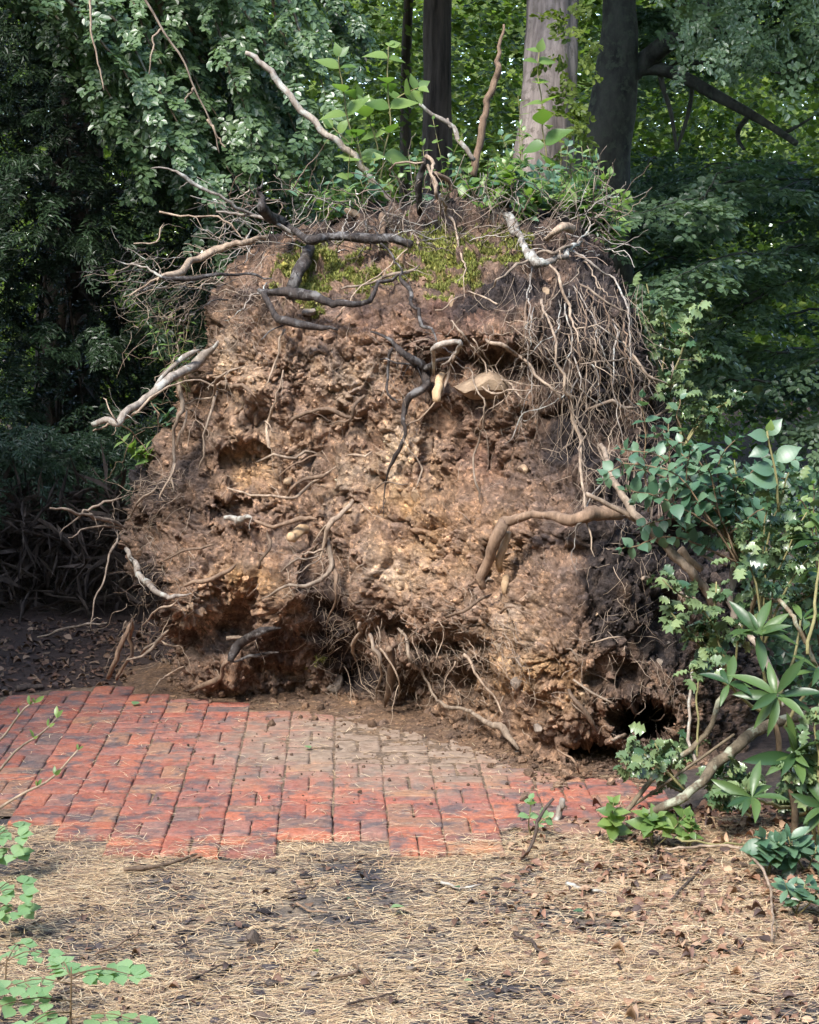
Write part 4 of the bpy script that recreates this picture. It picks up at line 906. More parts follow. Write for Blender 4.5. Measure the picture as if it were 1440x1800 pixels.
def big_trees():
    g = np.random.default_rng(71)
    def shade_canopy(t, base, c, rad, n, seed):  # leaves above the view, added to shade the background
        gg = np.random.default_rng(seed); u = nrm(gg.normal(0, 1, (n, 3))) * (gg.random((n, 1)) ** .4); pos = np.array(c) + u * np.array(rad)
        me = leaf_mesh('crown', pos - base, gg.normal(0, 1, (n, 3)), np.array([0, 0, 1]) + gg.normal(0, .5, (n, 3)), gg.uniform(.2, .4, n), gg.random(n), 4, 1.6)
        link('crown', me, M['shade_canopy'], t)
    # pale trunk
    b = np.array([PK(960, 330, 6.4)[0], 6.4 * K, 0]); t = thing('pale_barked_tree', 'tall tree with pale pinkish grey flaking bark rising behind the root plate', 'tree', b)
    w = pxm(6.4 * K) * .92; top = PK(975, -30, 6.45)
    trunk_obj(t, b, [b + [-.02, 0, -.1], b + [-.03, 0, 1.3], PK(955, 330, 6.4), PK(963, 200, 6.4), top, top + [.12, 0, 2], top + [.2, 0, 5]], [.36, .3, 58 * w, 52 * w, 48 * w, 44 * w, .12], 'bark_pale', knob=.1, flutes=7, seed=3, sides=48, n=110)
    shade_canopy(t, b, (b[0] + .5, 8.0 * K, 8.6), (5.2, 3.8 * K, 2.6), 9000, 1)
    # dark narrow trunk
    b = np.array([PK(768, 270, 8.6)[0], 8.6 * K, 0]); t = thing('dark_barked_tree', 'straight tree with dark fissured trunk beyond the leaning snag', 'tree', b); w = pxm(8.6 * K) * .92
    trunk_obj(t, b, [b + [0, 0, -.1], b + [0, 0, 2], PK(768, 200, 8.6), PK(770, -40, 8.6), b + [.02, 0, 9]], [.22, .18, 27 * w, 25 * w, .1], 'bark_dark', knob=.08, flutes=9, seed=4, sides=36)
    shade_canopy(t, b, (b[0] - 3.2, 8.4 * K, 8.6), (5.5, 3.9 * K, 2.4), 9000, 2)
    # second slim trunk
    b = np.array([PK(712, 250, 10.5)[0], 10.5 * K, 0]); t = thing('slender_tree', 'slim dark trunk half hidden in leaves beside the fissured trunk', 'tree', b); w = pxm(10.5 * K)
    trunk_obj(t, b, [b + [0, 0, -.1], b + [0, 0, 2], PK(714, 150, 10.5), PK(722, -40, 10.5), b + [.3, 0, 8]], [.1, .09, 9 * w, 8 * w, .04], 'bark_dark', seed=5)
    # forked beech on the right
    b = np.array([PK(1070, 300, 7.6)[0], 7.6 * K, 0]); t = thing('forked_beech', 'dark smooth forked beech whose low bough arches to the right', 'tree', b); w = pxm(7.6 * K) * .92
    trunk_obj(t, b, [b + [-.1, 0, -.1], b + [-.06, 0, 1.2], PK(1058, 300, 7.6), PK(1078, 180, 7.6), PK(1088, 60, 7.6), PK(1092, -60, 7.6), b + [.3, 0, 7.5]], [.42, .36, 52 * w, 44 * w, 34 * w, 30 * w, .1], 'bark_beech', knob=.06, seed=6, sides=36)
    for k, (pts, rr) in enumerate([([(1076, 175), (1100, 138), (1135, 106), (1170, 78), (1205, 55), (1260, -10)], (10, 20, 20, 17, 14, 10)), ([(1080, 140), (1105, 126), (1150, 119), (1200, 135), (1260, 168), (1310, 195), (1360, 225), (1400, 252)], (12, 16, 14, 12, 11, 9, 7, 5)),
            ([(1160, 122), (1165, 150), (1180, 200), (1190, 265)], (6, 5, 4, 3)), ([(1218, 150), (1210, 200), (1190, 262)], (5, 4, 3)), ([(1320, 200), (1300, 225), (1298, 245), (1308, 262)], (5, 5, 4, 3)), ([(1378, 235), (1405, 220), (1430, 205)], (4, 3, 2)), ([(1190, 0), (1225, 40), (1265, 55)], (6, 5, 4)), ([(1180, 110), (1280, 112), (1380, 130)], (5, 4, 2))]):
        p3 = np.array([PK(a, c_, 7.64 - .1 * max(0, i - 2)) for i, (a, c_) in enumerate(pts)]); trunk_obj(t, b, p3, np.array(rr) * w, 'bark_beech' if k != 6 else 'branch', 'bough', 12, 36, .08, seed=20 + k)
    shade_canopy(t, b, (b[0] + 3.0, 8.2 * K, 8.3), (5.4, 4.0 * K, 2.4), 9000, 3)
    # its leaves, in flat layers
    mb = MB(); O, A, TN = [], [], []
    for k in range(105):
        z = g.choice([g.uniform(.9, 3.3), g.uniform(.9, 3.3), g.uniform(4.45, 5.0)]); x0 = g.uniform(2.6, 6.2); y0 = g.uniform(7.2, 9.4) if z < 3.0 else g.uniform(8.3, 9.6); st_ = np.array([x0, y0 * K, z + .25])
        e = st_ + np.array([g.uniform(-2.2, -.5), g.uniform(-2.4, -.4), g.uniform(-.55, -.1)]); e[0] = max(e[0], 1.75 if e[2] < 2.75 else 2.3)
        q = branch_mb(mb, [st_, (st_ + e) / 2 + [0, 0, .12], e], .016, .003, 16, 4, k, .02, b)
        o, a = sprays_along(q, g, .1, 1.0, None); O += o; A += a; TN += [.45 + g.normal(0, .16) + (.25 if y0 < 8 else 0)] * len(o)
    O, A, TN = np.array(O), np.array(A), np.array(TN); A[:, 2] -= .1
    crown_from_sprays('crown', O, A, g.uniform(.7, 1.15, len(O)), TN, fine_tp, .072, 'beech_right', t, b, 6, 1.2, up=(0, -.25, .95), njit=.22, droop=.35, seed=11)
    # top right, tinted lighter for the sky's light, and a thin screen in front of the trunks
    n = 150; O = PK(g.uniform(1190, 1480, n), g.uniform(-60, 100, n), g.uniform(6.2, 7.2, n)); A = g.normal(0, .6, O.shape) + [-.4, -.3, -.4]
    crown_from_sprays('high_bough', O, A, g.uniform(.5, .9, n), .85 + g.normal(0, .12, n), fine_tp, .06, 'beech_right', t, b, 6, 1.2, up=(0, -.4, .8), droop=.5, seed=12)
    n = 40; O = PK(g.uniform(975, 1050, n), g.uniform(20, 260, n), g.uniform(5.9, 6.2, n)); A = g.normal(0, .6, O.shape) + [-.2, -.2, -.1]
    keep = fbm(np.stack([O[:, 0] * 2, O[:, 2] * 3, O[:, 1]], -1), 2, 5) > .0
    crown_from_sprays('low_bough', O[keep], A[keep], g.uniform(.35, .6, keep.sum()), .7 + g.normal(0, .12, keep.sum()), fine_tp, .06, 'far_leaf', t, b, 6, 1.3, up=(0, -.3, .9), droop=.4, seed=13)
    mb.add(*tube(np.array([[2.4, 9.5 * K, 0], [2.4, 9.5 * K, 1]]) - b, np.array([.02, .02]), 4)); link('branches', mb.mesh('branches'), M['bark_beech'], t, kind='stuff')
big_trees()

def far_wood():
    g = np.random.default_rng(81); pos, sz, tn = [], [], []
    for k in range(2050):
        Y = g.uniform(9.3, 15); x = g.uniform(-.62, .66) * Y; z = g.uniform(.0, CAM_H + .42 * Y); m = 36
        w = np.array([.5, .4, .13]); pos.append(np.array([x, Y * K, z]) + g.normal(0, 1, (m, 3)) * w); sz.append(g.uniform(.06, .13, m)); tn.append(np.full(m, g.uniform(.1, .8)) + g.normal(0, .15, m))
    for k in range(2500):
        Y = g.uniform(16, 23); x = g.uniform(-.7, .7) * Y; z = g.uniform(0, CAM_H + .5 * Y); m = 30
        pos.append(np.array([x, Y * K, z]) + g.normal(0, 1, (m, 3)) * [.9, .6, .35]); sz.append(g.uniform(.2, .42, m)); tn.append(np.full(m, g.uniform(.1, .9)) + g.normal(0, .1, m))
    for k in range(2600):                      # unseen wood on the other sides, added to cut low sky light
        a = g.uniform(.95, 2 * math.pi - .95); r_ = g.uniform(11, 17); m = 16; c = np.array([math.sin(a) * r_ * .75, 6 + math.cos(a) * r_ * 1.25, g.uniform(.2, 9.0)])
        if abs(c[0]) < 5 and c[1] > -4: continue
        pos.append(c + g.normal(0, 1, (m, 3)) * [.9, .9, .5]); sz.append(g.uniform(.3, .55, m)); tn.append(np.full(m, g.uniform(0, .7)))
    pos, sz, tn = np.concatenate(pos), np.concatenate(sz), np.concatenate(tn); n = len(pos); ok = pos[:, 2] > .05; pos, sz, tn = pos[ok], sz[ok], tn[ok]; n = len(pos)
    d = g.normal(0, 1, (n, 3)); d[:, 2] = d[:, 2] * .4 - .25
    me = leaf_mesh('distant_woodland', pos, d, np.array([0, -.45, .8]) + g.normal(0, .4, (n, 3)), sz, tn, 4, 1.5)
    o = link('distant_woodland', me, M['far_leaf']); o['kind'] = 'stuff'; o['label'] = 'distant green woodland leaves closing off the view behind the trunks'; o['category'] = 'woodland'
far_wood()

def undergrowth():
    for k, (n, px, py, Y, lab, mat, sz) in enumerate([(9000, (1230, 1520), (820, 1430), (3.75, 4.6), 'dark tangled undergrowth filling the shade behind the right shrubs', 'beech_right', (.03, .06)), (9000, (-120, 300), (860, 1112), (5.1, 6.9), 'dark twig slivers added to stand for the black shade beneath the yew', 'bark_dark', (.15, .4))]):
        g = np.random.default_rng(500 + k); x, y, d = g.uniform(*px, n), g.uniform(*py, n), g.uniform(*Y, n)
        p = PK(x, y, d); ok = (p[:, 2] > .02) & (fbm(p * 4, 3, 60 + k) > -.1)
        if k == 0: ok &= x > np.interp(y, [820, 900, 1000, 1430], [1290, 1290, 1310, 1330]) - 40 * g.random(n)
        p = p[ok]; m = len(p); o = link(('undergrowth', 'shade_filler')[k], leaf_mesh('undergrowth', p, g.normal(0, 1, (m, 3)), np.array([0, -.4, .8]) + g.normal(0, .4, (m, 3)), g.uniform(*sz, m), g.uniform(-.2, .5 if k == 0 else .15, m), 4, 1.5 if k == 0 else .09), M[mat]); o['kind'] = 'stuff'; o['label'] = lab; o['category'] = 'undergrowth'  # left mass: dark twigs added where only deep shade lies
undergrowth()

# ------------------------------------------------------------------ plants with single leaves
def leaf_shape(name, widths, fold=.12, droop=.18, wave=0.0, wscale=.3, serr=0, zig=None):
    n = len(widths); y = np.linspace(0, 1, n); V = []
    for k in range(n):
        w = widths[k] * wscale; zc = -droop * y[k] ** 2; zs = fold * w * 2 + (wave * (1 if k % 2 else -1) if widths[k] > 0 else 0)
        if zig: yo = zig * (1 if k % 2 else -.5) / n
        else: yo = 0
        V += [(-w, y[k] + yo, zc + zs), (0, y[k], zc), (w, y[k] + yo, zc + zs)]
    F_ = []
    for k in range(n - 1):
        a = k * 3; F_ += [(a, a + 1, a + 4, a + 3), (a + 1, a + 2, a + 5, a + 4)]
    return make_mesh(name, np.array(V), np.array(F_), True)
def leaf_set(mat, **kw):
    out = []
    for k in range(3):
        w = dict(kw); w['droop'] = kw.get('droop', .18) * (.4 + .7 * k); me = leaf_shape('leaf', **w); me.materials.append(M[mat]); out.append(me)
    return out
OVATE = [.03, .75, 1.1, 1.12, .95, .62, .3, .0]; ROUND = [.04, .8, 1.2, 1.3, 1.2, .85, .35, 0]; LANCE = [.05, .35, .62, .8, .82, .7, .42, .0]; HOLLY = [.05, .45, 1.1, .62, 1.25, .62, 1.0, .3, .0]
LEAVES = {'fresh': leaf_set('leaf_fresh', widths=OVATE), 'blue': leaf_set('leaf_blue', widths=ROUND, wscale=.27), 'holly': leaf_set('leaf_holly', widths=HOLLY, wscale=.33, wave=.1, fold=.15, zig=.1),
          'rhodo': leaf_set('leaf_rhodo', widths=LANCE, wscale=.155, fold=.25, droop=.3), 'lance': leaf_set('leaf_fresh', widths=LANCE, wscale=.24), 'leaflet': leaf_set('leaf_pale', widths=ROUND, wscale=.33, droop=.1), 'bluel': leaf_set('leaf_blue', widths=LANCE, wscale=.26)}
def put_leaf(kind, root, base, pos, d, n, size, g):
    d = nrm(np.asarray(d, float)); x = np.cross(d, n); x = x / (np.linalg.norm(x) + 1e-9); z = np.cross(x, d); s = size
    me = LEAVES[kind][g.integers(3)]; o = bpy.data.objects.new('leaf', me); col.objects.link(o); o.parent = root
    p = np.asarray(pos) - base
    o.matrix_basis = Matrix(((x[0] * s, d[0] * s, z[0] * s, p[0]), (x[1] * s, d[1] * s, z[1] * s, p[1]), (x[2] * s, d[2] * s, z[2] * s, p[2]), (0, 0, 0, 1)))
def put_stem(root, base, pts, r0, r1, mat, seed=0, amp=.004, name='stem', n=None, sides=5):
    pts = np.array(pts); n = n or max(6, int(np.linalg.norm(np.diff(pts, axis=0), axis=1).sum() / .04))
    q, r = wobble(pts, np.linspace(r0, r1, len(pts)), n, amp, seed); V, Q, T = tube(q, r, sides, .06, seed); link(name, make_mesh(name, V - base, [Q, T]), M[mat], root); return q
def pts3(l, Y): 
    return np.array([PK(a[0], a[1], a[2] if len(a) > 2 else Y) for a in l])
def opposite(root, base, q, kind, g, n_pairs, size, start=.2, taper=.5, up=(0, -.3, .9), pitch=.3, jit=.25, whorl=2, tip=True):
    seg = np.linalg.norm(np.diff(q, axis=0), axis=1); cum = np.concatenate([[0], np.cumsum(seg)]); a0 = g.uniform(0, 6.28)
    for k in range(n_pairs):
        f = start + (1 - start) * (k + .5) / n_pairs; t = f * cum[-1]; p = np.array([np.interp(t, cum, q[:, j]) for j in range(3)]); i = min(max(1, np.searchsorted(cum, t)), len(q) - 1); tg = nrm(q[i] - q[i - 1])
        u = nrm(np.cross(tg, [.3, .9, .1])); v = np.cross(tg, u); a0 += 1.57 + g.normal(0, .2)
        for w in range(whorl):
            a = a0 + w * 2 * math.pi / whorl + g.normal(0, .15); d = u * math.cos(a) + v * math.sin(a) + tg * (pitch + g.normal(0, .15)) + g.normal(0, jit * .5, 3)
            nn_ = np.array(up) + tg * .5 + g.normal(0, jit, 3); put_leaf(kind, root, base, p, d, nn_, size * g.uniform(.75, 1.15) * (1 - (1 - taper) * max(0, f - .5) * 2), g)
    if tip:
        for w in range(2): put_leaf(kind, root, base, q[-1], nrm(q[-1] - q[-2]) + g.normal(0, .5, 3), np.array(up) + g.normal(0, .3, 3), size * .5, g)
def whorl_of(root, base, p, axis, kind, g, n, size, spread=1.1, up=(0, 0, 1)):
    axis = nrm(np.array(axis, float)); u = nrm(np.cross(axis, [.2, .3, .9])) if abs(axis[2]) < .9 else nrm(np.cross(axis, [1, .1, 0])); v = np.cross(axis, u)
    for k in range(n):
        if g.random() < .15: continue
        a = k * 2 * math.pi / n + g.normal(0, .35); s_ = spread + g.normal(0, .3); d = (u * math.cos(a) + v * math.sin(a)) * math.sin(s_) + axis * math.cos(s_); put_leaf(kind, root, base, p, d, axis * 1.0 + np.array(up) * .3 - d * .2 + g.normal(0, .3, 3), size * g.uniform(.65, 1.25), g)

def crest_weed(x, b):
    i = int(np.searchsorted([600, 700, 790, 880, 960, 1025], x)); l = ['low leafy weed behind the black root limb on the crest', 'low leafy weed at the foot of the broad-leaved sapling', 'low leafy weed between the dark stump and the rear soil hump', 'low leafy weed at the foot of the upright brown snag', 'low leafy weed on the crest before the pale trunk', 'low leafy weed between the willowherbs on the crest', 'low leafy weed on the right shoulder above the hanging root curtain'][i]
    return thing('crest_weed', l, 'plant', b, ['weeds behind the black limb', 'weeds below the sapling', 'weeds by the dark stump', 'weeds by the snag', 'weeds before the pale trunk', 'weeds among the willowherb', 'weeds above the root curtain'][i])
def top_plants():
    g = np.random.default_rng(91)
    b = PK(650, 365, 4.55); t = thing('leafy_sapling', 'young sapling with broad bright green leaves sprouting from the crest', 'sapling', b)
    for k, l in enumerate([[(652, 370), (640, 300), (615, 220), (600, 150), (596, 100)], [(655, 368), (672, 300), (684, 220), (681, 130), (684, 80)], [(640, 320), (625, 265), (585, 225)], [(660, 330), (665, 270), (640, 190)], [(684, 200), (700, 170), (735, 155)], [(676, 250), (650, 215), (635, 170)]]):
        q = put_stem(t, b, pts3(l, 4.5 + .07 * k), .006, .003, 'stem_green', k); opposite(t, b, q, 'fresh', g, 5 if k < 2 else 3, .16, .25, .8, up=(0, -.8, .6))
    b = PK(965, 390, 4.6); t = thing('nettle_stem', 'tall single stem with paired toothed leaves before the pale trunk', 'plant', b)
    q = put_stem(t, b, pts3([(967, 395), (963, 300), (955, 200), (945, 90)], 4.55), .005, .003, 'stem_green', 3); opposite(t, b, q, 'fresh', g, 8, .16, .05, .7, pitch=.2, up=(0, -.8, .5))
    b = PK(918, 360, 4.7); t = thing('slim_weed', 'slim upright weed with narrow leaves beside the snag', 'plant', b)
    q = put_stem(t, b, pts3([(918, 365), (915, 280), (912, 170)], 4.65), .004, .002, 'stem_green', 4); opposite(t, b, q, 'lance', g, 7, .09, .2, .6)
    for k, (x, y0, y1, lean) in enumerate([(1000, 400, 285, 4), (1025, 405, 300, 12), (1045, 415, 330, 16), (985, 395, 310, -4), (1060, 430, 365, 22)]):
        b = PK(x, y0, 4.35 + .05 * k); t = thing('willowherb', 'upright willowherb with narrow paired leaves on the right shoulder of the crest', 'plant', b, 'willowherb on the crest')
        q = put_stem(t, b, pts3([(x, y0 + 8), (x + lean * .4, (y0 + y1) / 2), (x + lean, y1)], b[1] / K), .004, .002, 'stem_green', k); opposite(t, b, q, 'lance', g, 9, .1, .1, .6, up=(0, -.7, .6))
    for k in range(15):
        x = 835 + k * 17 + g.normal(0, 6); y = 372 + g.normal(0, 14) + max(0, x - 1000) * .3; Y = 4.25 + g.uniform(0, .35); b = PK(x, y + 14, Y)
        t = crest_weed(x, b)
        for j in range(3):
            q = put_stem(t, b, pts3([(x, y + 18), (x + g.normal(0, 14), y - g.uniform(5, 25)), (x + g.normal(0, 30), y - g.uniform(20, 75))], Y), .003, .0015, 'stem_green', k * 3 + j); opposite(t, b, q, 'fresh' if (k + j) % 3 else 'blue', g, 6, .095, .1, .7, up=(0, -.6, .7))
    for k, (x, y, kd, s) in enumerate([(640, 345, 'blue', .13), (575, 385, 'fresh', .06), (725, 415, 'fresh', .1), (560, 372, 'fresh', .07)]):
        b = PK(x, y + 15, 4.35); t = thing('crest_seedling', ['seedling with large drooping bluish leaves below the sapling', 'tiny green seedling behind the black root limb', 'pale green seedling in front of the dark stump', 'small bright seedling above the black root limb'][k], 'seedling', b)
        q = put_stem(t, b, pts3([(x, y + 18), (x + 4, y - 8), (x - 4, y - 30)], 4.3), .003, .002, 'stem_green', k); opposite(t, b, q, kd, g, 3, s, .3, .8)
    b = PK(330, 690, 4.15); t = thing('flowering_weed', 'thin weed with narrow leaves and tiny white buds at the left edge of the soil', 'plant', b)
    for k, l in enumerate([[(335, 690), (300, 620), (280, 540)], [(335, 680), (312, 600), (305, 550)], [(335, 690), (290, 640), (268, 580)], [(330, 700), (320, 620), (335, 560)]]):
        q = put_stem(t, b, pts3(l, 4.0 + .04 * k), .003, .0015, 'stem_green', k); opposite(t, b, q, 'lance', g, 7, .06, .15, .6)
    for k, (x, y) in enumerate([(240, 790), (300, 735)]):
        b = PK(x + 25, y + 25, 4.25); t = thing('edge_weed', ['low weed with green leaves under the grey sticks', 'weed with bluish leaves tucked behind the hanging pale root'][k], 'plant', b)
        for j in range(3):
            q = put_stem(t, b, pts3([(x + 30, y + 28), (x + 10 * j, y), (x - 25 + 15 * j, y - 20 + 15 * j)], 4.2), .003, .002, 'stem_green', k + j); opposite(t, b, q, 'fresh' if k == 0 else 'blue', g, 4, .075, .1, .8)
top_plants()

def dead_wood():
    def stick(name, label, l, rr, mat, Y, cat='branch', amp=.006, group=None, sides=9, stubs=()):
        p3 = pts3(l, Y); b = p3[0] if p3[0][2] < p3[-1][2] else p3[-1]; t = thing(name, label, cat, b, group)
        rad = np.array(rr) * np.array([pxm(p[1]) for p in p3]) * .66; sd_ = int(l[0][0] + l[0][1]) % 999
        q, r = wobble(p3, rad, max(10, int(np.linalg.norm(np.diff(p3, axis=0), axis=1).sum() / .025)), amp, sd_); V, Q, T = tube(q, r, sides, .1, sd_)
        link('stick', make_mesh('stick', V - b, [Q, T]), M[mat], t)
        for s_ in stubs:
            s3 = pts3(s_[0], Y); V, Q, T = tube(*wobble(s3, np.array(s_[1]) * pxm(Y * K) * .66, 8, .003, sd_), 6, .1); link('side_twig', make_mesh('side_twig', V - b, [Q, T]), M[mat], t)
        return t
    stick('dead_branch', 'long grey dead branch leaning up to the left from the crest', [(432, 93), (475, 128), (530, 193), (575, 238), (620, 270), (648, 308), (692, 360)], (6, 9, 9, 9, 9, 9, 8), 'root_grey', 4.5)
    stick('dead_branch', 'short pale dead branch leaning over the rear soil hump', [(738, 182), (770, 205), (795, 225), (812, 255), (835, 285)], (4, 6, 6, 7, 6), 'root_grey', 4.85, stubs=[([(793, 225), (785, 208)], (4, 3))])
    stick('broken_snag', 'upright brown broken snag with a forked tip on the crest', [(832, 310, 4.95), (842, 245, 4.95), (855, 185, 4.95), (872, 130, 4.95), (876, 100, 4.95), (885, 42, 4.95)], (10, 10, 9, 9, 6, 3), 'root_mid', 4.95)
    stick('bare_stick', 'thin dark bent stick poking out of the weeds beside the pale trunk', [(960, 365), (968, 335), (980, 310)], (4, 4, 4), 'twig', 4.4)
    stick('fallen_bough', 'pale smooth bough slanting down across the right face into the holly', [(1056, 783, 3.5), (1078, 842, 3.36), (1120, 905, 3.27), (1168, 958, 3.2), (1215, 1008, 3.2), (1262, 1068, 3.25)], (7, 9, 11, 13, 13, 12), 'root_pale', 3.3, stubs=[([(1030, 868), (1075, 890), (1120, 912)], (6, 7, 8)), ([(1195, 965), (1210, 985), (1235, 1000)], (12, 12, 8))])
    stick('lichen_branch', 'upright branch blotched with pale lichen among the holly', [(1285, 955, 3.25), (1286, 1000, 3.25), (1284, 1050, 3.25), (1292, 1090, 3.25), (1325, 1130, 3.2), (1365, 1200, 3.15), (1380, 1240, 3.15)], (8, 10, 10, 10, 9, 10, 8), 'root_grey', 3.2, stubs=[([(1234, 975), (1260, 988), (1278, 995)], (4, 5, 5))])
    stick('arching_branch', 'thin arching brown branch curving over the rhododendron', [(1320, 1080, 3.2), (1330, 1050, 3.15), (1360, 1052, 3.1), (1395, 1090, 3.0), (1425, 1145, 3.0), (1455, 1200, 3.0)], (5, 6, 6, 6, 6, 6), 'branch', 3.1)
    g0 = G(1085, 1468); 
    stick('fallen_branch', 'thick smooth fallen branch sloping up from the litter into the rhododendron', [(1085, 1465, float(GY(1085, 1465)) / K ), (1150, 1425, 2.9), (1215, 1392, 2.9), (1250, 1350, 2.93), (1300, 1308, 2.98), (1345, 1278, 3.05), (1420, 1255, 3.1)], (10, 13, 13, 15, 16, 16, 14), 'branch', 2.9, amp=.004)
    stick('fallen_branch', 'thinner fallen branch forking upward behind the thick one', [(1088, 1442, 2.95), (1120, 1400, 2.97), (1155, 1360, 3.0), (1210, 1318, 3.05), (1250, 1285, 3.08), (1262, 1240, 3.1), (1275, 1215, 3.1)], (6, 7, 7, 8, 8, 7, 5), 'branch', 3.0, amp=.004, stubs=[([(1095, 1430), (1150, 1390), (1220, 1340), (1290, 1290)], (3, 4, 4, 4))])
    stick('thorny_stem', 'thin pale upright stem at the right foot of the soil', [(1222, 1345, 3.05), (1208, 1290, 3.08), (1212, 1220, 3.1), (1222, 1165, 3.1)], (5, 5, 4, 3), 'root_grey', 3.1)
    stick('green_stem', 'straight green stem standing beside the thorny one', [(1226, 1330, 3.05), (1225, 1250, 3.08), (1226, 1180, 3.1)], (3, 3, 2), 'stem_green', 3.1)
    stick('arching_twig', 'long pale twig arching over the leaf litter to the ground', [(1170, 1492, 2.84), (1230, 1488, 2.8), (1290, 1490, 2.76), (1330, 1515, 2.7), (1352, 1560, 2.6), (1360, 1605, 2.52), (1357, 1650, 2.43)], (4, 4, 4, 4, 4, 3, 3), 'root_pale', 2.7, amp=.003)
    stick('green_stem', 'yellow green stem lying flat below the rhododendron', [(1190, 1472, 2.86), (1260, 1482, 2.84), (1330, 1484, 2.84), (1410, 1482, 2.84)], (3, 3, 3, 3), 'stem_green', 2.85)
    stick('stake_stub', 'short weathered stub standing at the corner of the brick path', [(976, 1440), (984, 1420), (992, 1400)], (9, 9, 8), 'root_grey', float(GY(976, 1440)) / K)
    stick('bent_twig', 'dark bent twig propped beside the weathered stub', [(917, 1508, float(GY(917, 1508)) / K), (938, 1470, 2.85), (948, 1440, 2.85), (976, 1405, 2.9)], (4, 5, 5, 4), 'twig', 2.85)
    stick('lone_twig', 'long thin twig lying on leaf mould left of the root plate', [(65, 1120), (110, 1105), (150, 1098), (190, 1098)], (2, 3, 3, 2), 'root_pale', 4.7)
dead_wood()

def holly(label, spots, base_px, Y, n_leaf, size, seed, box, stems):
    """spots: stem polylines (px); leaves set along them"""
    g = np.random.default_rng(seed); b = PK(*base_px, Y) if len(base_px) == 2 else PK(*base_px); t = thing('holly_bush', label, 'holly', b)
    for k, l in enumerate(stems):
        p3 = pts3(l, Y + g.normal(0, .06)); q = put_stem(t, b, p3, .006, .003, 'stem_green', seed + k)
        n = max(4, int(n_leaf / len(stems)))
        cum = np.linspace(0, 1, len(q))
        for j in range(n):
            f = g.uniform(.25, 1.02) ** .8; p = np.array([np.interp(f, cum, q[:, c]) for c in range(3)]) + g.normal(0, 1, 3) * np.array([.028, .035, .024]); d = g.normal(0, 1, 3); d[2] = d[2] * .6 + .15; d[1] -= .25
            put_leaf('holly', t, b, p, d, np.array([0, -.4, .8]) + g.normal(0, .5, 3), size * 1.3 * g.uniform(.7, 1.2), g)
holly('bright spiny holly against the upper right edge of the soil', None, (1160, 700), 3.95, 150, .052, 1, None, [[(1165, 700), (1150, 600), (1135, 500)], [(1165, 690), (1170, 600), (1165, 540)], [(1170, 690), (1200, 610), (1235, 530)], [(1165, 690), (1190, 640), (1240, 625)], [(1160, 690), (1140, 620), (1125, 560)], [(1170, 690), (1205, 600), (1200, 570)]])
holly('small holly sprays above the jutting pale root on the right', None, (1200, 790), 3.75, 95, .052, 2, None, [[(1200, 790), (1200, 720), (1195, 655)], [(1200, 790), (1240, 730), (1310, 690)], [(1200, 790), (1225, 740), (1235, 715)], [(1205, 790), (1180, 700), (1190, 665)]])
holly('large holly with many small sprays behind the leafy shrub', None, (1330, 1130), 3.2, 230, .05, 3, None, [[(1340, 1130), (1325, 960), (1290, 810)], [(1340, 1130), (1340, 980), (1350, 860)], [(1345, 1130), (1370, 1000), (1420, 900)], [(1340, 1130), (1330, 1000), (1260, 935)], [(1345, 1130), (1390, 1020), (1440, 960)], [(1340, 1120), (1350, 950), (1390, 830)], [(1340, 1130), (1330, 1030), (1300, 960)], [(1345, 1120), (1400, 1060), (1450, 1030)]])
holly('holly twigs poking out in front of the slanting pale bough', None, (1270, 1200), 3.12, 150, .05, 4, None, [[(1290, 1200), (1240, 1080), (1165, 1020)], [(1290, 1200), (1230, 1130), (1180, 1075)], [(1285, 1200), (1250, 1120), (1210, 1110)], [(1290, 1200), (1260, 1110), (1260, 1020)], [(1285, 1210), (1240, 1170), (1215, 1180)], [(1290, 1200), (1300, 1120), (1330, 1060)]])
holly('low holly tuft in front of the dark hollows', None, (1200, 1400), 3.02, 110, .046, 5, None, [[(1205, 1390), (1160, 1350), (1090, 1335)], [(1205, 1390), (1150, 1340), (1110, 1310)], [(1205, 1390), (1170, 1340), (1150, 1305)], [(1205, 1395), (1150, 1365), (1115, 1360)], [(1205, 1390), (1190, 1340), (1215, 1310)]])
holly('low holly tuft beneath the fallen branches', None, (1310, 1430), 2.9, 100, .046, 6, None, [[(1320, 1430), (1280, 1390), (1250, 1365)], [(1320, 1430), (1300, 1380), (1290, 1355)], [(1320, 1430), (1310, 1390), (1330, 1370)], [(1320, 1435), (1280, 1410), (1262, 1400)]])
holly('glossy holly tuft right of the rhododendron', None, (1430, 1480), 2.85, 120, .05, 7, None, [[(1435, 1480), (1410, 1390), (1385, 1340)], [(1435, 1480), (1430, 1380), (1425, 1310)], [(1440, 1480), (1450, 1400), (1450, 1340)], [(1435, 1480), (1400, 1420), (1375, 1390)], [(1440, 1480), (1440, 1330), (1435, 1250)]])

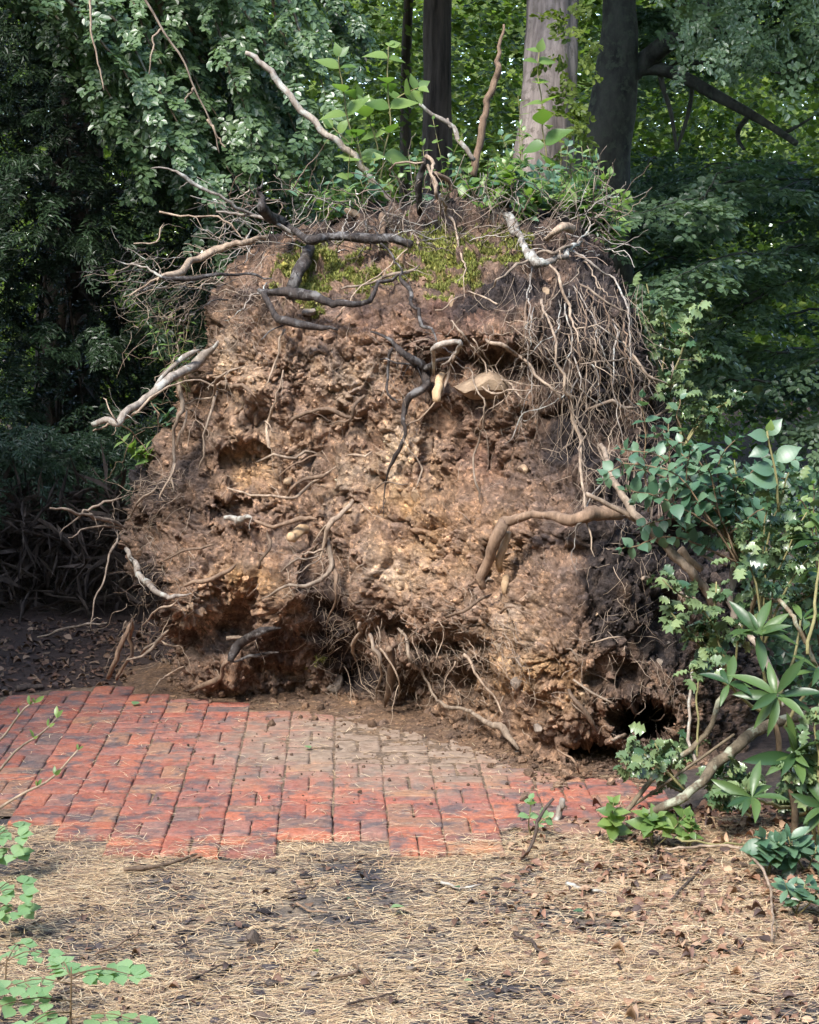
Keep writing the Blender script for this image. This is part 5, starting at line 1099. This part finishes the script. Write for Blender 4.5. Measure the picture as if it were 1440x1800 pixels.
def right_shrubs():
    g = np.random.default_rng(101)
    b = PK(1300, 1000, 3.2); t = thing('snowberry_shrub', 'shrub with flat rows of oval bluish green leaves over the right soil', 'shrub', b)
    for k, l in enumerate([[(1300, 1000), (1230, 880), (1140, 830), (1060, 845)], [(1300, 990), (1220, 850), (1150, 800), (1090, 790)], [(1300, 990), (1240, 850), (1190, 790), (1150, 760)], [(1300, 990), (1260, 870), (1230, 830), (1170, 850)], [(1300, 990), (1300, 880), (1330, 820), (1400, 810)], [(1300, 990), (1250, 880), (1200, 860), (1120, 880)], [(1300, 990), (1270, 900), (1220, 905), (1150, 920), (1130, 925)], [(1300, 990), (1290, 850), (1270, 800)], [(1300, 1000), (1350, 860), (1380, 840)], [(1290, 990), (1200, 930), (1220, 910)], [(1300, 990), (1180, 940), (1120, 960), (1095, 965)]]):
        q = put_stem(t, b, pts3(l, 3.18 + .03 * (k % 5)), .005, .002, 'stem_brown', k); opposite(t, b, q, 'blue', g, 12, .062, .25, .8, up=(0, -.55, .8), pitch=.2)
    for k, (l, n) in enumerate([([(1140, 900), (1135, 800), (1130, 700)], 5), ([(1185, 880), (1178, 800), (1175, 745)], 4), ([(1290, 900), (1200, 760), (1195, 700)], 4)]):
        b = PK(*l[0], 3.3); t = thing('upright_shoot', ['tallest thin shoot with paired oval leaves before the dark root tangle', 'shorter shoot with paired oval leaves beside the tallest thin shoot', 'leaning shoot with few oval leaves below the small holly sprays'][k], 'shoot', b)
        q = put_stem(t, b, pts3(l, 3.3), .004, .002, 'stem_brown', k); opposite(t, b, q, 'blue', g, n, .075, .3, .8, up=(0, -.4, .8))
    b = PK(1370, 900, 3.15); t = thing('broadleaf_shoot', 'upright shoot with large pale toothed leaves above the leafy shrub', 'shoot', b)
    q = put_stem(t, b, pts3([(1370, 900), (1362, 820), (1352, 755)], 3.1), .006, .004, 'stem_green', 5)
    for (x, y, dx, dy, s) in [(1350, 765, .5, .75, .08), (1352, 770, -.9, .25, .085), (1352, 790, -.9, -.15, .08), (1365, 810, .7, .55, .105), (1360, 830, -.8, .3, .095), (1352, 760, .1, .9, .05), (1368, 850, -.9, .35, .13)]:
        put_leaf('fresh' if s < .06 else 'blue', t, b, PK(x, y, 3.1), (dx, -.25, dy), (0.1 * dx, -.8, .6), s, g)
    b = G(1440, 1420); t = thing('privet_shrub', 'dense small-leaved shrub at the edge behind the rhododendron', 'shrub', b)
    for k, l in enumerate([[(1450, 1200), (1430, 1050), (1400, 930)], [(1450, 1150), (1440, 980), (1430, 850)], [(1450, 1200), (1410, 1100), (1360, 1010)], [(1460, 1250), (1420, 1180), (1375, 1140)], [(1450, 1100), (1400, 960), (1340, 880)], [(1450, 1150), (1400, 1040), (1330, 960)], [(1460, 1300), (1440, 1240), (1400, 1200)], [(1450, 1050), (1420, 900), (1380, 870)]]):
        q = put_stem(t, b, pts3(l, 3.25 + .04 * (k % 4)), .005, .002, 'stem_brown', 40 + k); opposite(t, b, q, ('blue', 'fresh', 'bluel')[k % 3], g, 14, .055, .05, .8, up=(0, -.6, .75), pitch=.2, jit=.4)
    b = P(1230, 900, 3.3 * K); t = thing('honeysuckle', 'loose blue green climber spreading over the upper right soil', 'climber', b)
    for k, l in enumerate([[(1260, 930), (1190, 840), (1110, 815), (1070, 830)], [(1270, 920), (1230, 800), (1180, 770)], [(1280, 920), (1260, 820), (1300, 770)], [(1270, 930), (1300, 850), (1360, 820)], [(1260, 930), (1180, 880), (1100, 860)], [(1260, 930), (1210, 860), (1215, 790)], [(1280, 940), (1330, 900), (1390, 880)]]):
        q = put_stem(t, b, pts3(l, 3.12 + .04 * (k % 4)), .004, .002, 'stem_brown', 60 + k); opposite(t, b, q, 'blue', g, 10, .07, .2, .8, up=(0, -.6, .75), pitch=.2, jit=.35)
    # rhododendron
    b = G(1400, 1500); t = thing('rhododendron', 'rhododendron with whorls of long glossy leaves at the right foot', 'shrub', b)
    put_stem(t, b, [b + [0, 0, -.03], PK(1395, 1400, 2.95), PK(1365, 1300, 2.98), PK(1350, 1220, 3.0)], .016, .01, 'stem_brown', 1)
    for k, (x, y, Y, n, s, ax, br) in enumerate([(1332, 1118, 2.95, 9, .15, (-.1, -.5, .8), (1350, 1220)), (1282, 1203, 2.92, 7, .12, (-.2, -.5, .7), (1350, 1260)), (1365, 1225, 2.86, 11, .19, (.05, -.75, .5), (1350, 1260)), (1322, 1402, 2.75, 8, .15, (-.1, -.6, .7), (1390, 1420)), (1440, 1180, 2.95, 8, .15, (.2, -.4, .8), (1380, 1280)), (1410, 1090, 3.05, 7, .13, (.1, -.3, .9), (1370, 1240)), (1395, 1330, 2.85, 9, .16, (.1, -.8, .3), (1380, 1350)), (1450, 1420, 2.8, 9, .15, (0, -.7, .5), (1400, 1430)), (1445, 950, 3.1, 8, .15, (0, -.3, .9), (1420, 1150))]):
        p = PK(x, y, Y); put_stem(t, b, [PK(*br, 2.97), (PK(*br, 2.97) + p) / 2 + [0, 0, -.01], p], .008, .005, 'stem_green', 10 + k); whorl_of(t, b, p, ax, 'rhodo', g, n, s, 1.25)
        if k % 2 == 0: whorl_of(t, b, p + np.array([0, -.01, .015]), ax, 'rhodo', g, 5, s * .7, .8)
    # ground-level seedlings
    for k, (x, y, n, s, kd, lab) in enumerate([(1075, 1480, 3, .075, 'fresh', 'bright toothed bramble seedling beside the foot of the thick fallen branch'), (1150, 1490, 4, .08, 'fresh', 'drooping bramble seedling in front of the thick fallen branch'), (935, 1470, 2, .05, 'leaflet', 'pale small seedling behind the dark bent twig'), (1350, 1545, 4, .085, 'blue', 'seedling with large blue green leaves beside the arching twig'), (1210, 1495, 3, .05, 'fresh', 'small three-leaved seedling near the flat green stem'), (1420, 1540, 5, .09, 'bluel', 'clump of dark blue green leaves at the right edge of the litter'), (1400, 1610, 4, .08, 'bluel', 'low dark leaves lying on the brown leaf litter')]):
        b = G(x, y); t = thing('ground_seedling', lab, 'seedling', b)
        for j in range(2 if n < 4 else 3):
            e = PK(x + g.normal(0, 25), y - g.uniform(35, 75), b[1] / K - .01); q = put_stem(t, b, [b, (b + e) / 2 + g.normal(0, .01, 3), e], .003, .002, 'stem_green', j); opposite(t, b, q, kd, g, n, s, .4, .8, up=(0, -.6, .7))
right_shrubs()

def left_plants():
    g = np.random.default_rng(111)
    def compound(t, b, p0, d, L, pairs, size, nrm_):
        d = nrm(np.array(d, float)); e = p0 + d * L + np.array([0, 0, -.1 * L]); q = put_stem(t, b, [p0, (p0 + e) / 2 + [0, 0, .02], e], .0022, .0012, 'stem_brown', int(g.integers(999)), .001)
        x = nrm(np.cross(d, nrm_))
        for k in range(pairs):
            f = .3 + .7 * k / (pairs - 1) if pairs > 1 else .7; p = q[0] + (q[-1] - q[0]) * f
            for s_ in (-1, 1): put_leaf('leaflet', t, b, p, s_ * x + d * .35 + g.normal(0, .1, 3), np.array(nrm_) + g.normal(0, .15, 3), size * g.uniform(.85, 1.1), g)
        put_leaf('leaflet', t, b, q[-1], d, nrm_, size, g)
    b = G(125, 1850); t = thing('rose_seedling', 'pale green seedling with rounded paired leaflets rising from the needle litter', 'seedling', b)
    top = PK(125, 1700, b[1] / K); put_stem(t, b, [b, (b + top) / 2, top], .004, .002, 'stem_brown', 1, .002)
    for (y, dx, dy, L) in [(1715, .9, -.1, .17), (1722, .7, .2, .14), (1730, -1, -.2, .17), (1760, -1, -.3, .2), (1790, .95, -.2, .2), (1780, -.6, -.8, .16), (1720, -.3, .6, .1)]:
        compound(t, b, PK(125, y, b[1] / K), (dx, dy, .12), L, 4, .048, (0, -.25, .95))
    b = G(8, 1790); t = thing('rose_seedling', 'second pale seedling half out of view beside the first', 'seedling', b)
    top = PK(12, 1680, b[1] / K); put_stem(t, b, [b, top], .003, .002, 'stem_brown', 2, .002)
    for (y, dx, dy) in [(1690, .9, .2), (1700, -.8, .3), (1735, .8, -.5), (1690, .2, .9)]: compound(t, b, PK(12, y, b[1] / K), (dx, dy, .15), .12, 3, .04, (0, -.3, .95))
    for k, (x, y) in enumerate([(-10, 1600), (-14, 1500)]):
        b = G(x, y + 40); t = thing('leaning_seedling', ['pale leaves leaning in over the litter below the bricks', 'pale leaves leaning in over the left corner of the bricks'][k], 'seedling', b)
        top = PK(x, y - 30, b[1] / K); put_stem(t, b, [b, top], .003, .002, 'stem_brown', 3, .002)
        for (yy, dx, dy) in [(y - 25, .9, -.1), (y, .9, -.5), (y - 30, .7, .5), (y + 10, .8, .1)]: compound(t, b, PK(x, yy, b[1] / K), (dx, dy, .2), .1, 2, .05, (0, -.35, .9))
    for k, l in enumerate([[(-30, 1450), (30, 1400), (90, 1370), (135, 1320)], [(-30, 1400), (20, 1330), (70, 1290), (100, 1262)], [(-40, 1350), (10, 1290), (45, 1245), (60, 1235)]]):
        b = G(l[0][0] - 20, l[0][1] + 90); t = thing('budding_twig', ['lowest slanting twig with small new leaves over the bricks', 'middle slanting twig with small new leaves over the bricks', 'topmost slanting twig with small new leaves over the bricks'][k], 'twig', b)
        q = put_stem(t, b, np.concatenate([[b], pts3(l, b[1] / K + .01)]), .007, .003, 'root_pale', k, .002)
        for f in (.7, .85, 1.0): 
            p = q[int((len(q) - 1) * f)]
            for s_ in (-1, 1): put_leaf('lance', t, b, p, (s_ * .4 + .3, g.normal(0, .4), .8 + g.normal(0, .3)), (0, -.9, .3) + g.normal(0, .4, 3), g.uniform(.02, .045), g)
left_plants()

# ------------------------------------------------------------------ litter and small things on the ground
def litter():
    g = np.random.default_rng(121)
    def needles(n, xr, yr, dens, z, Lr, wd, name):
        x = g.uniform(*xr, n); y = g.uniform(*yr, n); p0 = np.stack([x, y, 0 * x], -1)
        k = dens(x, y, p0); x, y = x[k], y[k]; n = len(x); a = np.where(g.random(n) < .62, g.normal(0, .45, n), g.uniform(0, 3.14, n)); L = g.uniform(*Lr, n); cx, cy = np.cos(a), np.sin(a)
        zz = z(x, y) + g.exponential(.004, n) + .002 + .014 * g.random(n) * (x > .45); bend = g.normal(0, .055, n); V = []
        for f in (-.5, 0, .5):
            px_ = x + cx * L * f - cy * L * bend * (1 - 4 * f * f); py_ = y + cy * L * f + cx * L * bend * (1 - 4 * f * f); pz = zz + g.normal(0, .0025, n)
            for s_ in (-1, 1): V.append(np.stack([px_ - s_ * cy * wd, py_ + s_ * cx * wd, pz], -1))
        V = np.stack(V, 1).reshape(-1, 3); i = np.arange(n)[:, None] * 6; Q = np.concatenate([i + [[0, 2, 3, 1]], i + [[2, 4, 5, 3]]])
        pal = np.array([(.68, .49, .27), (.52, .36, .2), (.78, .63, .4), (.36, .22, .13), (.6, .45, .27), (.22, .15, .11)]); c = pal[g.integers(6, size=n)] * g.uniform(.7, 1.2, (n, 1))
        return V, Q, np.repeat(c, 6, 0)
    def dens(x, y, p): return fbm(p * np.array([2.2, 4 / K, 1]), 3, 12) * 1.7 + g.uniform(-.5, .62, len(x)) + .3 * (y < 2.4 * K) > .02
    V1, Q1, C1 = needles(132000, (-2.0, 2.0), (1.75 * K, 3.05 * K), dens, ground_z, (.04, .1), .0008, 'n')
    def dens2(x, y, p): return (x < .95)
    V2, Q2, C2 = needles(1900, (-2.4, 1.1), (2.95 * K, 4.0 * K), dens2, lambda x, y: 0 * x + .004, (.03, .07), .0009, 'n')
    V3, Q3, C3 = needles(1300, (-1.6, .75), (float(GY(480, 1510)), float(GY(480, 1470))), lambda x, y, p: fbm(p * 4, 2, 44) > -.15, lambda x, y: 0 * x + .003, (.04, .09), .0008, 'n')
    V2, Q2, C2 = np.concatenate([V2, V3]), np.concatenate([Q2, Q3 + len(V2)]), np.concatenate([C2, C3])
    m, nt, N, L_, b = new_mat('dry_litter'); a = N.new('ShaderNodeAttribute'); a.attribute_name = 'tint'; L_.new(a.outputs['Color'], b.inputs['Base Color']); b.inputs['Roughness'].default_value = .7
    o = link('needle_litter', make_mesh('needle_litter', np.concatenate([V1, V2]), np.concatenate([Q1, Q2 + len(V1)]), False, np.concatenate([C1, C2])), m); o['kind'] = 'stuff'; o['label'] = 'carpet of dry tan pine needles in front of the bricks'; o['category'] = 'needles'
    # dead leaves: curled ovals
    mb = MB(); y8 = np.linspace(0, 1, 5); w8 = np.array([.05, .32, .38, .26, .02])
    def dead(x, y, z, s, c):
        a = g.uniform(0, 6.28); curl = g.normal(0, .6); d = nrm(np.array([math.cos(a), math.sin(a), g.normal(.05, .15)])); n = nrm(np.array([0, 0, 1]) + g.normal(0, .3, 3)); X = nrm(np.cross(d, n)); Z = np.cross(X, d); V = []
        for yy, w in zip(y8, w8):
            for u in (-1, 0, 1): V.append(np.array([x, y, z]) + s * (d * yy + X * w * u * (1 - .2 * abs(curl)) + Z * (abs(u) * w * curl + .25 * math.sin(yy * 3) * curl + g.normal(0, .03))))
        F_ = []
        for k in range(4):
            q = k * 3; F_ += [(q, q + 1, q + 4, q + 3), (q + 1, q + 2, q + 5, q + 4)]
        mb.add(np.array(V), np.array(F_), None, c)
    pal = [(.17, .088, .05), (.12, .064, .042), (.26, .15, .085), (.34, .22, .135), (.06, .036, .028), (.2, .105, .065)]
    n = 0
    while n < 4200:
        px, py = g.uniform(760, 1500), g.uniform(1420, 1830)
        if g.random() > np.clip((px - 830) / 380, 0, 1) * np.clip((1720 - py) / 220, .08, 1): continue
        p = G(px, py); z = float(ground_z(p[0], p[1])); dead(p[0], p[1], z + g.exponential(.006) + .001, g.uniform(.018, .05), np.array(pal[g.integers(6)]) * g.uniform(.7, 1.2)); n += 1
    for _ in range(1500):
        px, py = g.uniform(-100, 330), g.uniform(1085, 1225); 
        if py > np.interp(px, [0, 190, 330], [1222, 1203, 1200]): continue
        p = G(px, py); dead(p[0], p[1], float(ground_z(p[0], p[1])) + .006, g.uniform(.02, .055), np.array(pal[g.integers(6)]) * g.uniform(.35, .9))
    for _ in range(260):
        px, py = g.uniform(0, 900), g.uniform(1500, 1800); p = G(px, py); dead(p[0], p[1], float(ground_z(p[0], p[1])) + .006, g.uniform(.015, .04), np.array(pal[g.integers(6)]) * g.uniform(.4, .8))
    o = link('leaf_litter', mb.mesh('leaf_litter'), m); o['kind'] = 'stuff'; o['label'] = 'drift of dead brown leaves under the shrubs on the right'; o['category'] = 'leaves'
    # flakes of dark bark and mould in the needles
    LM = [lump(300 + k, 1, .4, (1, 1, .35)) for k in range(6)]; mb = MB()
    for _ in range(2600):
        px, py = g.uniform(0, 1440), g.uniform(1490, 1800); p = G(px, py)
        if fbm(np.array([[p[0] * 2.2, p[1] * 4 / K, 0]]), 3, 12)[0] > .16: continue
        V, T = LM[g.integers(6)]; s_ = min(.03, .005 * g.pareto(2.2) + .005); a = g.uniform(0, 6.28); c, s2 = math.cos(a), math.sin(a)
        mb.add((V * s_ * np.array([1.6, 1, .8])) @ np.array([[c, -s2, 0], [s2, c, 0], [0, 0, 1]]).T + p + [0, 0, float(ground_z(p[0], p[1])) + .006], None, T, np.array([.055, .048, .05]) * g.uniform(.5, 2))
    o = link('bark_flakes', mb.mesh('bark_flakes', False), M['soil']); o['kind'] = 'stuff'; o['label'] = 'dark bark flakes scattered through the needle litter'; o['category'] = 'bark'
    # twigs, one by one
    TW = [([(218, 1534), (265, 1528), (300, 1518), (345, 1502)], 5, 'root_mid', 'curved brown twig lying just below the front bricks'), ([(168, 1672), (205, 1660), (235, 1645), (246, 1630)], 3, 'root_mid', 'thin forked twig on the needles left of the brick fragment'), ([(578, 1722), (612, 1716), (630, 1704), (622, 1696), (640, 1712), (658, 1735)], 4, 'root_mid', 'crooked twig bent like an elbow on the needles'),
          ([(905, 1640), (925, 1652), (940, 1662), (952, 1675)], 5, 'twig', 'short dark twig pointing at the leaf litter'), ([(610, 1762), (650, 1752), (700, 1742)], 3, 'twig', 'thin dark twig nearest the elbow-shaped twig'), ([(996, 1552), (1030, 1562), (1068, 1566)], 5, 'root_grey', 'pale short twig at the edge of the brown leaves'), ([(1182, 1712), (1205, 1708), (1240, 1700)], 6, 'root_mid', 'stout brown twig alone on the needles below the leaf litter'),
          ([(775, 1552), (810, 1558), (848, 1556)], 4, 'root_grey', 'grey twig below the right end of the bricks'), ([(505, 1565), (535, 1560), (562, 1552)], 3, 'twig', 'fine dark twig below the gap in the front bricks'), ([(1180, 1580), (1210, 1550), (1250, 1510)], 4, 'twig', 'straight dark twig stuck in the brown leaves'), ([(330, 1720), (370, 1702), (400, 1690)], 3, 'twig', 'fine twig beside the brick fragment'), ([(520, 1590), (545, 1602), (575, 1606)], 3, 'root_mid', 'small kinked twig on dark ground'),
          ([(30, 1210), (55, 1207), (75, 1206)], 8, 'twig', 'dark chunk of wood at the back left corner of the bricks')]
    for k, (l, r, mt, lab) in enumerate(TW):
        p3 = np.array([G(a, c) for a, c in l]); p3[:, 2] = [float(ground_z(p[0], p[1])) + .02 for p in p3]; b = p3[0]; rad = r * .85 * pxm(b[1]) * np.linspace(1, .6, len(l))
        q, rr = wobble(p3, rad, 16, .0025, k); V, Q, T = tube(q, rr, 7, .15, k); o = link('twig', make_mesh('twig', V - b, [Q, T]), M[mt], None, b); tag(o, lab, 'twig')
    # small stones, a fragment of brick, cones, fresh leaves
    def small(name, lab, cat, px, py, r, sq, mat, seed, ang=0, sm=False):
        p = G(px, py); V, T = lump(seed, 3, .3, (r * sq[0], r * sq[1], r * sq[2])); c, s2 = math.cos(ang), math.sin(ang); V = V @ np.array([[c, -s2, 0], [s2, c, 0], [0, 0, 1]]).T
        o = link(name, make_mesh(name, V, T, sm), M[mat], None, (p[0], p[1], float(ground_z(p[0], p[1])) + r * sq[2] * .6 + .008)); tag(o, lab, cat)
    small('brick_fragment', 'small dark broken lump of brick standing in the needles', 'brick', 446, 1652, .03, (1, .9, 1.1), 'bark_dark', 71)
    small('pebble', 'dark oval pebble below the brick fragment', 'pebble', 477, 1724, .02, (1.2, .7, .6), 'bark_dark', 72, .3, True); small('pebble', 'pale grey pebble near the elbow-shaped twig', 'pebble', 556, 1708, .016, (1.1, .8, .8), 'stone_grey', 73, 0, True); small('pebble', 'flat grey pebble in the middle of the needles', 'pebble', 724, 1698, .02, (1.2, .7, .5), 'stone_grey', 74, 0, True)
    small('fir_cone', 'grey fir cone at the front of the needle litter', 'cone', 455, 1782, .027, (1.5, .6, .6), 'twig', 75, -.3); small('fir_cone', 'brown fir cone near the foot of the pale seedlings', 'cone', 105, 1710, .02, (.8, .8, 1.2), 'twig', 76); small('wood_chip', 'pale blotched wood chip lying on the brown leaves at the right', 'wood', 1390, 1588, .035, (1.4, .6, .5), 'root_grey', 77, -.5)
    small('earth_clod', 'dark earth clod sitting at the mouth of the lower hollow', 'clod', 1038, 1352, .025, (1, 1, .9), 'stone_grey', 78)
    for k, (px, py, s, kd, lab) in enumerate([(235, 1243, .05, 'leaflet', 'white fallen leaf lying on the bricks'), (712, 1600, .055, 'leaflet', 'large pale green fallen leaf in the middle of the litter'), (800, 1562, .03, 'blue', 'small blue green leaf beside the grey twig'), (1007, 1605, .04, 'blue', 'pale blue green leaf near the edge of the brown leaves'), (832, 1725, .03, 'leaflet', 'small pale leaf standing in the needles'), (552, 1672, .03, 'fresh', 'small green leaf near the elbow-shaped twig'), (618, 1588, .025, 'blue', 'tiny green leaf next to the dark patch of ground'), (545, 1320, .04, 'leaflet', 'tiny pale leaf on the muddy bricks')]):
        p = G(px, py); me = LEAVES[kd][0]; o = bpy.data.objects.new('fallen_leaf', me); col.objects.link(o); o.location = (p[0], p[1], .012 if py < 1460 else float(ground_z(p[0], p[1])) + .028); o.scale = (s, s, s); o.rotation_euler = (.15, .1, g.uniform(0, 6.28)); tag(o, lab, 'leaf')
litter()

def crest_tangle():
    """fine dead twigs caught along the crest, each too thin to pick out: part of the root plate"""
    g = np.random.default_rng(131); mb = MB()
    for k in range(420):
        if k < 230: x, y, a = g.uniform(400, 780), g.uniform(330, 450), g.normal(math.pi, 1.2)
        else: x, y, a = g.uniform(760, 1090), g.uniform(350, 450), g.normal(-1.2, 1.2)
        L = g.uniform(25, 110); off = g.uniform(.02, .35); Yb = surfY(x, max(y, 400)); pts = []
        for j in range(5):
            pts.append(P(x, y, Yb - off * j / 4 * g.uniform(.6, 1.2))); a += g.normal(0, .35); x += math.cos(a) * L / 4; y += math.sin(a) * L / 4
        q, r = catmull(np.array(pts), np.linspace(1, .4, 5), 10); c = [(.36, .29, .22), (.09, .07, .06), (.25, .18, .13), (.42, .38, .32)][g.integers(4)]
        V, Q, T = tube(q + g.normal(0, .003, q.shape), r * g.uniform(.0016, .0042), 4); mb.add(V - PB, Q, T, np.array(c) * g.uniform(.6, 1.1))
    link('twig_tangle', mb.mesh('twig_tangle'), bpy.data.materials['root_hair'], PLATE, kind='stuff')
    # more green along the crest
    for k in range(26):
        x = g.choice([g.uniform(520, 1090), g.uniform(860, 1090)]); y = np.interp(x, [520, 700, 900, 1090], [392, 350, 345, 430]) + g.normal(0, 14); Y = surfY(x, 400) / K + g.uniform(.0, .3); b = PK(x, y + 12, Y)
        t = crest_weed(x, b)
        for j in range(3):
            q = put_stem(t, b, pts3([(x, y + 14), (x + g.normal(0, 10), y - g.uniform(5, 25)), (x + g.normal(0, 26), y - g.uniform(15, 60 + 80 * (k % 3 == 0)))], Y), .0025, .0015, 'stem_green', k * 3 + j); opposite(t, b, q, ('fresh', 'blue', 'lance')[(k + j) % 3], g, 5, g.uniform(.05, .1), .1, .7, up=(0, -.6, .7))
crest_tangle()
